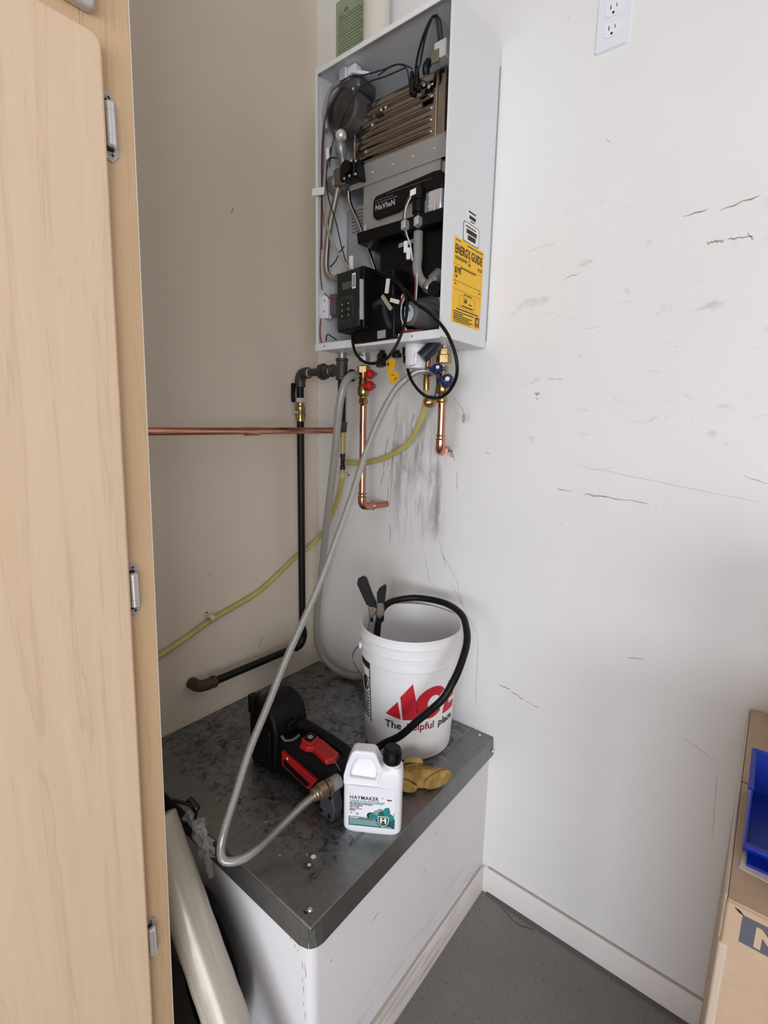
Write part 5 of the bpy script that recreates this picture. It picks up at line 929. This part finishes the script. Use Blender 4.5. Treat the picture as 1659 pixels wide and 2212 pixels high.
# metal label frame between the two doors
lh = G().prism(rrect(-1.120, 1.998, -1.008, 2.056, 0.010, 5), XC, XC + 0.016).obj('label_holder', mat('brushed_grey_frame', (196, 192, 190), 0.4, 0.3), cab, warp=lambda c: tilt(Vector((c.z, c.x, c.y))), bevel=0.004)
G().prism(rrect(-1.112, 2.007, -1.015, 2.048, 0.006, 5), XC + 0.0155, XC + 0.017).obj('label_card', M_WOOD, lh, warp=lambda c: tilt(Vector((c.z, c.x, c.y))))
for zc in (1.878, 1.234, 0.598):
    y0 = YD + 0.010 + 0.0187 * (zc - 0.25)
    hg = G().prism([(y0 - 0.012, zc - 0.034), (y0 - 0.006, zc - 0.041), (y0 + 0.000, zc - 0.043), (y0 + 0.006, zc - 0.037), (y0 + 0.0085, zc - 0.034), (y0 + 0.0085, zc + 0.034), (y0 + 0.006, zc + 0.037), (y0 + 0.000, zc + 0.043), (y0 - 0.006, zc + 0.041), (y0 - 0.012, zc + 0.034)], XC, XC + 0.0022).obj('hinge', NICKEL, cab, warp=lambda c: (c.z, c.x, c.y), bevel=0.0006)
    G().lathe([(0, .0045), (.002, .0068), (.0125, .0068), (.0128, .0062), (.0132, .0068), (.042, .0068), (.0423, .0062), (.0427, .0068), (.053, .0068), (.055, .0045)], (XC + 0.0075, y0 - 0.0025, zc - 0.0275), (0, 0, 1), 16).obj('barrel', CHROME, hg)
    for s in (-1, 1):
        q = G().at(SIDEX(y0 - 0.0005, zc + s * 0.0345, XC + 0.0021)); q.prism([(0.0038 * math.cos(i * .6283), 0.0038 * math.sin(i * .6283)) for i in range(10)], 0, 0.0010); sw = q.obj('screw', NICKEL, hg)
        q = G().at(SIDEX(y0 - 0.0005, zc + s * 0.0345, XC + 0.0031)); q.rect(-0.0024, -0.0006, 0.0024, 0.0006); q.rect(-0.0006, -0.0024, 0.0006, 0.0024); q.obj('screw_cross', DARK, hg)
        G().box((XC + 0.002, y0 - 0.009, zc + s * 0.0285 - 0.002), (XC + 0.006, y0 + 0.001, zc + s * 0.0285 + 0.002)).obj('spring_end', DARK, hg)

# ================================================================== ITEMS IN THE GAP
ra, rb_ = Vector((0.850, -0.868, 0.024)), Vector((0.398, -0.872, 0.640)); rd = (rb_ - ra).normalized()
rl = thing('wrapped_roll', (0.84, -0.868, 0), 'long cream roll wrapped in clear film leaning beside the platform', 'roll')
g = G(); L = (rb_ - ra).length
g.lathe([(0, .030), (0.001, .0412)] + [(L * k / 40, 0.0415 + 0.0004 * math.sin(k * 1.7)) for k in range(1, 40)] + [(L - .003, .0415), (L, .039), (L, .022), (L - 0.05, .021)], ra, rd, 32); g.obj('roll', M_ROLL, rl, ang=60)
g = G(); u, w_ = frame_dir(rd)
def crumple(name, o, a, b, n, amp, m, seed, parent):
    g = G(); o, a, b = Vector(o), Vector(a), Vector(b); nn = a.cross(b).normalized(); V = []
    for i in range(n + 1):
        V.append([])
        for j in range(n + 1):
            s_, t_ = i / n, j / n; p = o + a * s_ + b * t_; k = noise.noise(Vector((s_ * 5 + seed, t_ * 5, 0.3))) + 0.6 * abs(noise.noise(Vector((s_ * 11, t_ * 11 + seed, 1.7))))
            p += nn * amp * k + (a.normalized() * noise.noise(Vector((seed, t_ * 7, 9))) + b.normalized() * noise.noise(Vector((s_ * 7, seed, 4)))) * amp * 0.7; V[-1].append(g.v(p))
    for i in range(n):
        for j in range(n): g.face([V[i][j], V[i + 1][j], V[i + 1][j + 1], V[i][j + 1]])
    return g.obj(name, m, parent, ang=25)
film = thing('loose_film', (0.50, -0.81, 0.55), 'loose crumpled clear film hanging off the top of the wrapped roll', 'plastic film')
crumple('sheet', (0.425, -0.826, 0.640), (0.050, 0.016, -0.005), (0.030, 0.012, -0.070), 14, 0.016, FILM, 1, film)
crumple('sheet', (0.440, -0.822, 0.615), (0.046, 0.012, 0.020), (0.028, 0.010, -0.075), 12, 0.014, FILM, 5, film)
crumple('sheet', (0.485, -0.815, 0.595), (0.012, 0.005, 0.01), (0.015, 0.0, -0.085), 10, 0.007, FILM, 9, film)
# black sack behind
g = G(); rows = []
for j in range(15):
    z = 0.001 + 0.64 * j / 14; rr = 0.84 + 0.16 * math.sin(j * 1.3); ring = []
    for i in range(26):
        t = 2 * math.pi * i / 26; p = Vector((0.160 + 0.140 * rr * (1 - 0.25 * (j / 14) ** 3) * math.cos(t), -0.863 + 0.066 * math.sin(t), z)); k = noise.noise(p * 13) + 0.5 * noise.noise(p * 31)
        p.x += 0.03 * k; p.y += 0.008 * k; ring.append(g.v(p))
    rows.append(ring)
for a, b in zip(rows, rows[1:]):
    for i in range(26): g.face([a[i], a[(i + 1) % 26], b[(i + 1) % 26], b[i]])
g.face(rows[0][::-1]); g.face(rows[-1]); tag(g.obj('black_sack', BAG, ang=30), 'black plastic sack stuffed behind the wrapped roll beside the cabinet', 'bag')
cc = thing('coiled_cord', (0.40, -0.81, 0.60), 'short loop of black cord lying on the sack by the metal edge', 'cord')
G().tube([(0.385, -0.830, 0.652), (0.415, -0.805, 0.640), (0.428, -0.796, 0.618), (0.420, -0.806, 0.598), (0.400, -0.820, 0.592), (0.380, -0.830, 0.60)], 0.004, 8).obj('loop', BLACK_G, cc)
G().lathe([(0, .008), (.03, .008), (.034, .005)], (0.405, -0.800, 0.645), (0.8, 0.2, -0.5), 10).obj('plug', BLACK_G, cc)
g = G(); rows = []                                                     # flat dark bag squeezed upright against the platform
for k in range(9):
    yy = -0.822 + 0.044 * k / 8; f_ = math.sqrt(max(0.05, 1 - ((k - 4) / 4.3) ** 2)); ring = []
    for i in range(30):
        t = 2 * math.pi * i / 30; p = Vector((0.455 + 0.130 * f_ * math.cos(t), yy, 0.222 + 0.216 * (0.75 + 0.25 * f_) * math.sin(t))); q = noise.noise(p * 17); p.x += 0.010 * q; p.z = max(0.001, p.z + 0.008 * q); ring.append(g.v(p))
    rows.append(ring)
for a, b in zip(rows, rows[1:]):
    for i in range(30): g.face([a[i], a[(i + 1) % 30], b[(i + 1) % 30], b[i]])
g.face(rows[0][::-1]); g.face(rows[-1]); tag(g.obj('tool_bag', RUBBER, ang=40), 'dark flat bag squeezed between the wrapped roll and the white platform', 'bag')

# ================================================================== BOX AND BINS
bx = thing('cardboard_box', (1.62, -0.29, 0), 'large taped cardboard box with a grey printed band, standing against the wall', 'box')
G().box((1.376, -0.586, 0.0), (1.87, -0.006, 0.884)).obj('carton', CARD, bx, bevel=0.003)
G().box((1.377, -0.300, 0.884), (1.868, -0.008, 0.887)).obj('flap', CARD, bx, bevel=0.001)
G().box((1.377, -0.585, 0.884), (1.868, -0.304, 0.887)).obj('flap', CARD, bx, bevel=0.001)
G().box((1.3735, -0.580, 0.80), (1.3762, -0.015, 0.8875)).obj('edge_tape', CARD_T, bx, bevel=0.0005)
G().box((1.3738, -0.5885, 0.03), (1.385, -0.57, 0.82)).obj('corner_fold', CARD_T, bx, bevel=0.003)
bd = G().at(WALLR(0, 0, -0.586)).prism([(1.3945, 0.834), (1.66, 0.834), (1.66, 0.8745), (1.3945, 0.8745)], 0, 0.0005).obj('printed_band', CARD_G, bx)
g = G(); text(g, 'N', 0.040, WALLR(1.408, 0.8395, -0.5866), bold=0.0016, xs=1.05); g.obj('lettering', mat('cardboard_letter', (192, 166, 140), 0.8), bd)
G().at(WALLR(1.385, 0.880, -0.5865)).prism([(0, 0), (0.006, -0.001), (0.011, -0.006), (0.005, -0.004)], 0, 0.0006).obj('tear', DARK, bx)
G().at(FR((1.385, -0.49, 0.8872), (1, 0, 0), (0, 1, 0))).prism([(0.0, -0.03), (0.05, -0.035), (0.06, 0.02), (0.006, 0.03)], 0, 0.0008).obj('paper_scrap', mat('scrap_paper', (216, 204, 190), 0.6), bx)
def stack_bin(x0, y0, z0, label, wd=0.14, dp=0.235, ht=0.078):
    t = thing('storage_bin', (x0 + wd / 2, y0 + dp / 2, z0), label, 'bin', None); w3 = 0.003; x1, y1 = x0 + wd, y0 + dp
    G().box((x0 + 0.006, y0 + 0.004, z0), (x1 - 0.006, y1 - 0.002, z0 + 0.004)).obj('bottom', BIN, t, bevel=0.001)
    side = [(y0 + 0.030, z0 + 0.002), (y1, z0 + 0.002), (y1, z0 + ht), (y0 + 0.075, z0 + ht), (y0 + 0.010, z0 + ht * 0.50), (y0, z0 + ht * 0.46)]
    for xx in (x0, x1 - w3): G().prism(side, xx, xx + w3).obj('side', BIN, t, warp=lambda c: (c.z, c.x, c.y), bevel=0.001)
    G().box((x0, y1 - w3, z0), (x1, y1, z0 + ht)).obj('back', BIN, t, bevel=0.001)
    G().prism([(y0 + 0.030, z0 + 0.002), (y0 + 0.033, z0 + 0.002), (y0 + 0.003, z0 + ht * 0.46), (y0, z0 + ht * 0.46)], x0, x1).obj('front', BIN, t, warp=lambda c: (c.z, c.x, c.y))
    for xx in (x0 - 0.004, x1 - 0.004): G().box((xx, y0 + 0.075, z0 + ht - 0.006), (xx + 0.008, y1 + 0.002, z0 + ht + 0.001)).obj('rim', BIN, t, bevel=0.0015)
    G().box((x0, y1 - 0.004, z0 + ht - 0.006), (x1, y1 + 0.004, z0 + ht + 0.001)).obj('rim', BIN, t, bevel=0.0015)
    G().box((x0, y0 - 0.004, z0 + ht * 0.40), (x1, y0 + 0.005, z0 + ht * 0.47)).obj('front_rim', BIN, t, bevel=0.0015)
    return t
stack_bin(1.386, -0.515, 0.8885, 'blue plastic hopper bin sitting on top of the cardboard box', dp=0.19)

# unseen smaller carton, added right of the bin to cast shade on the wall
shade_carton = thing('cardboard_box', (1.70, -0.28, 0.888), 'unseen smaller cardboard box added on the large box to shade the wall', 'box')
G().box((1.545, -0.50, 0.8885), (1.86, -0.06, 1.27)).obj('carton', CARD, shade_carton, bevel=0.003)
G().box((1.546, -0.295, 1.27), (1.859, -0.265, 1.2712)).obj('tape', CARD_T, shade_carton)
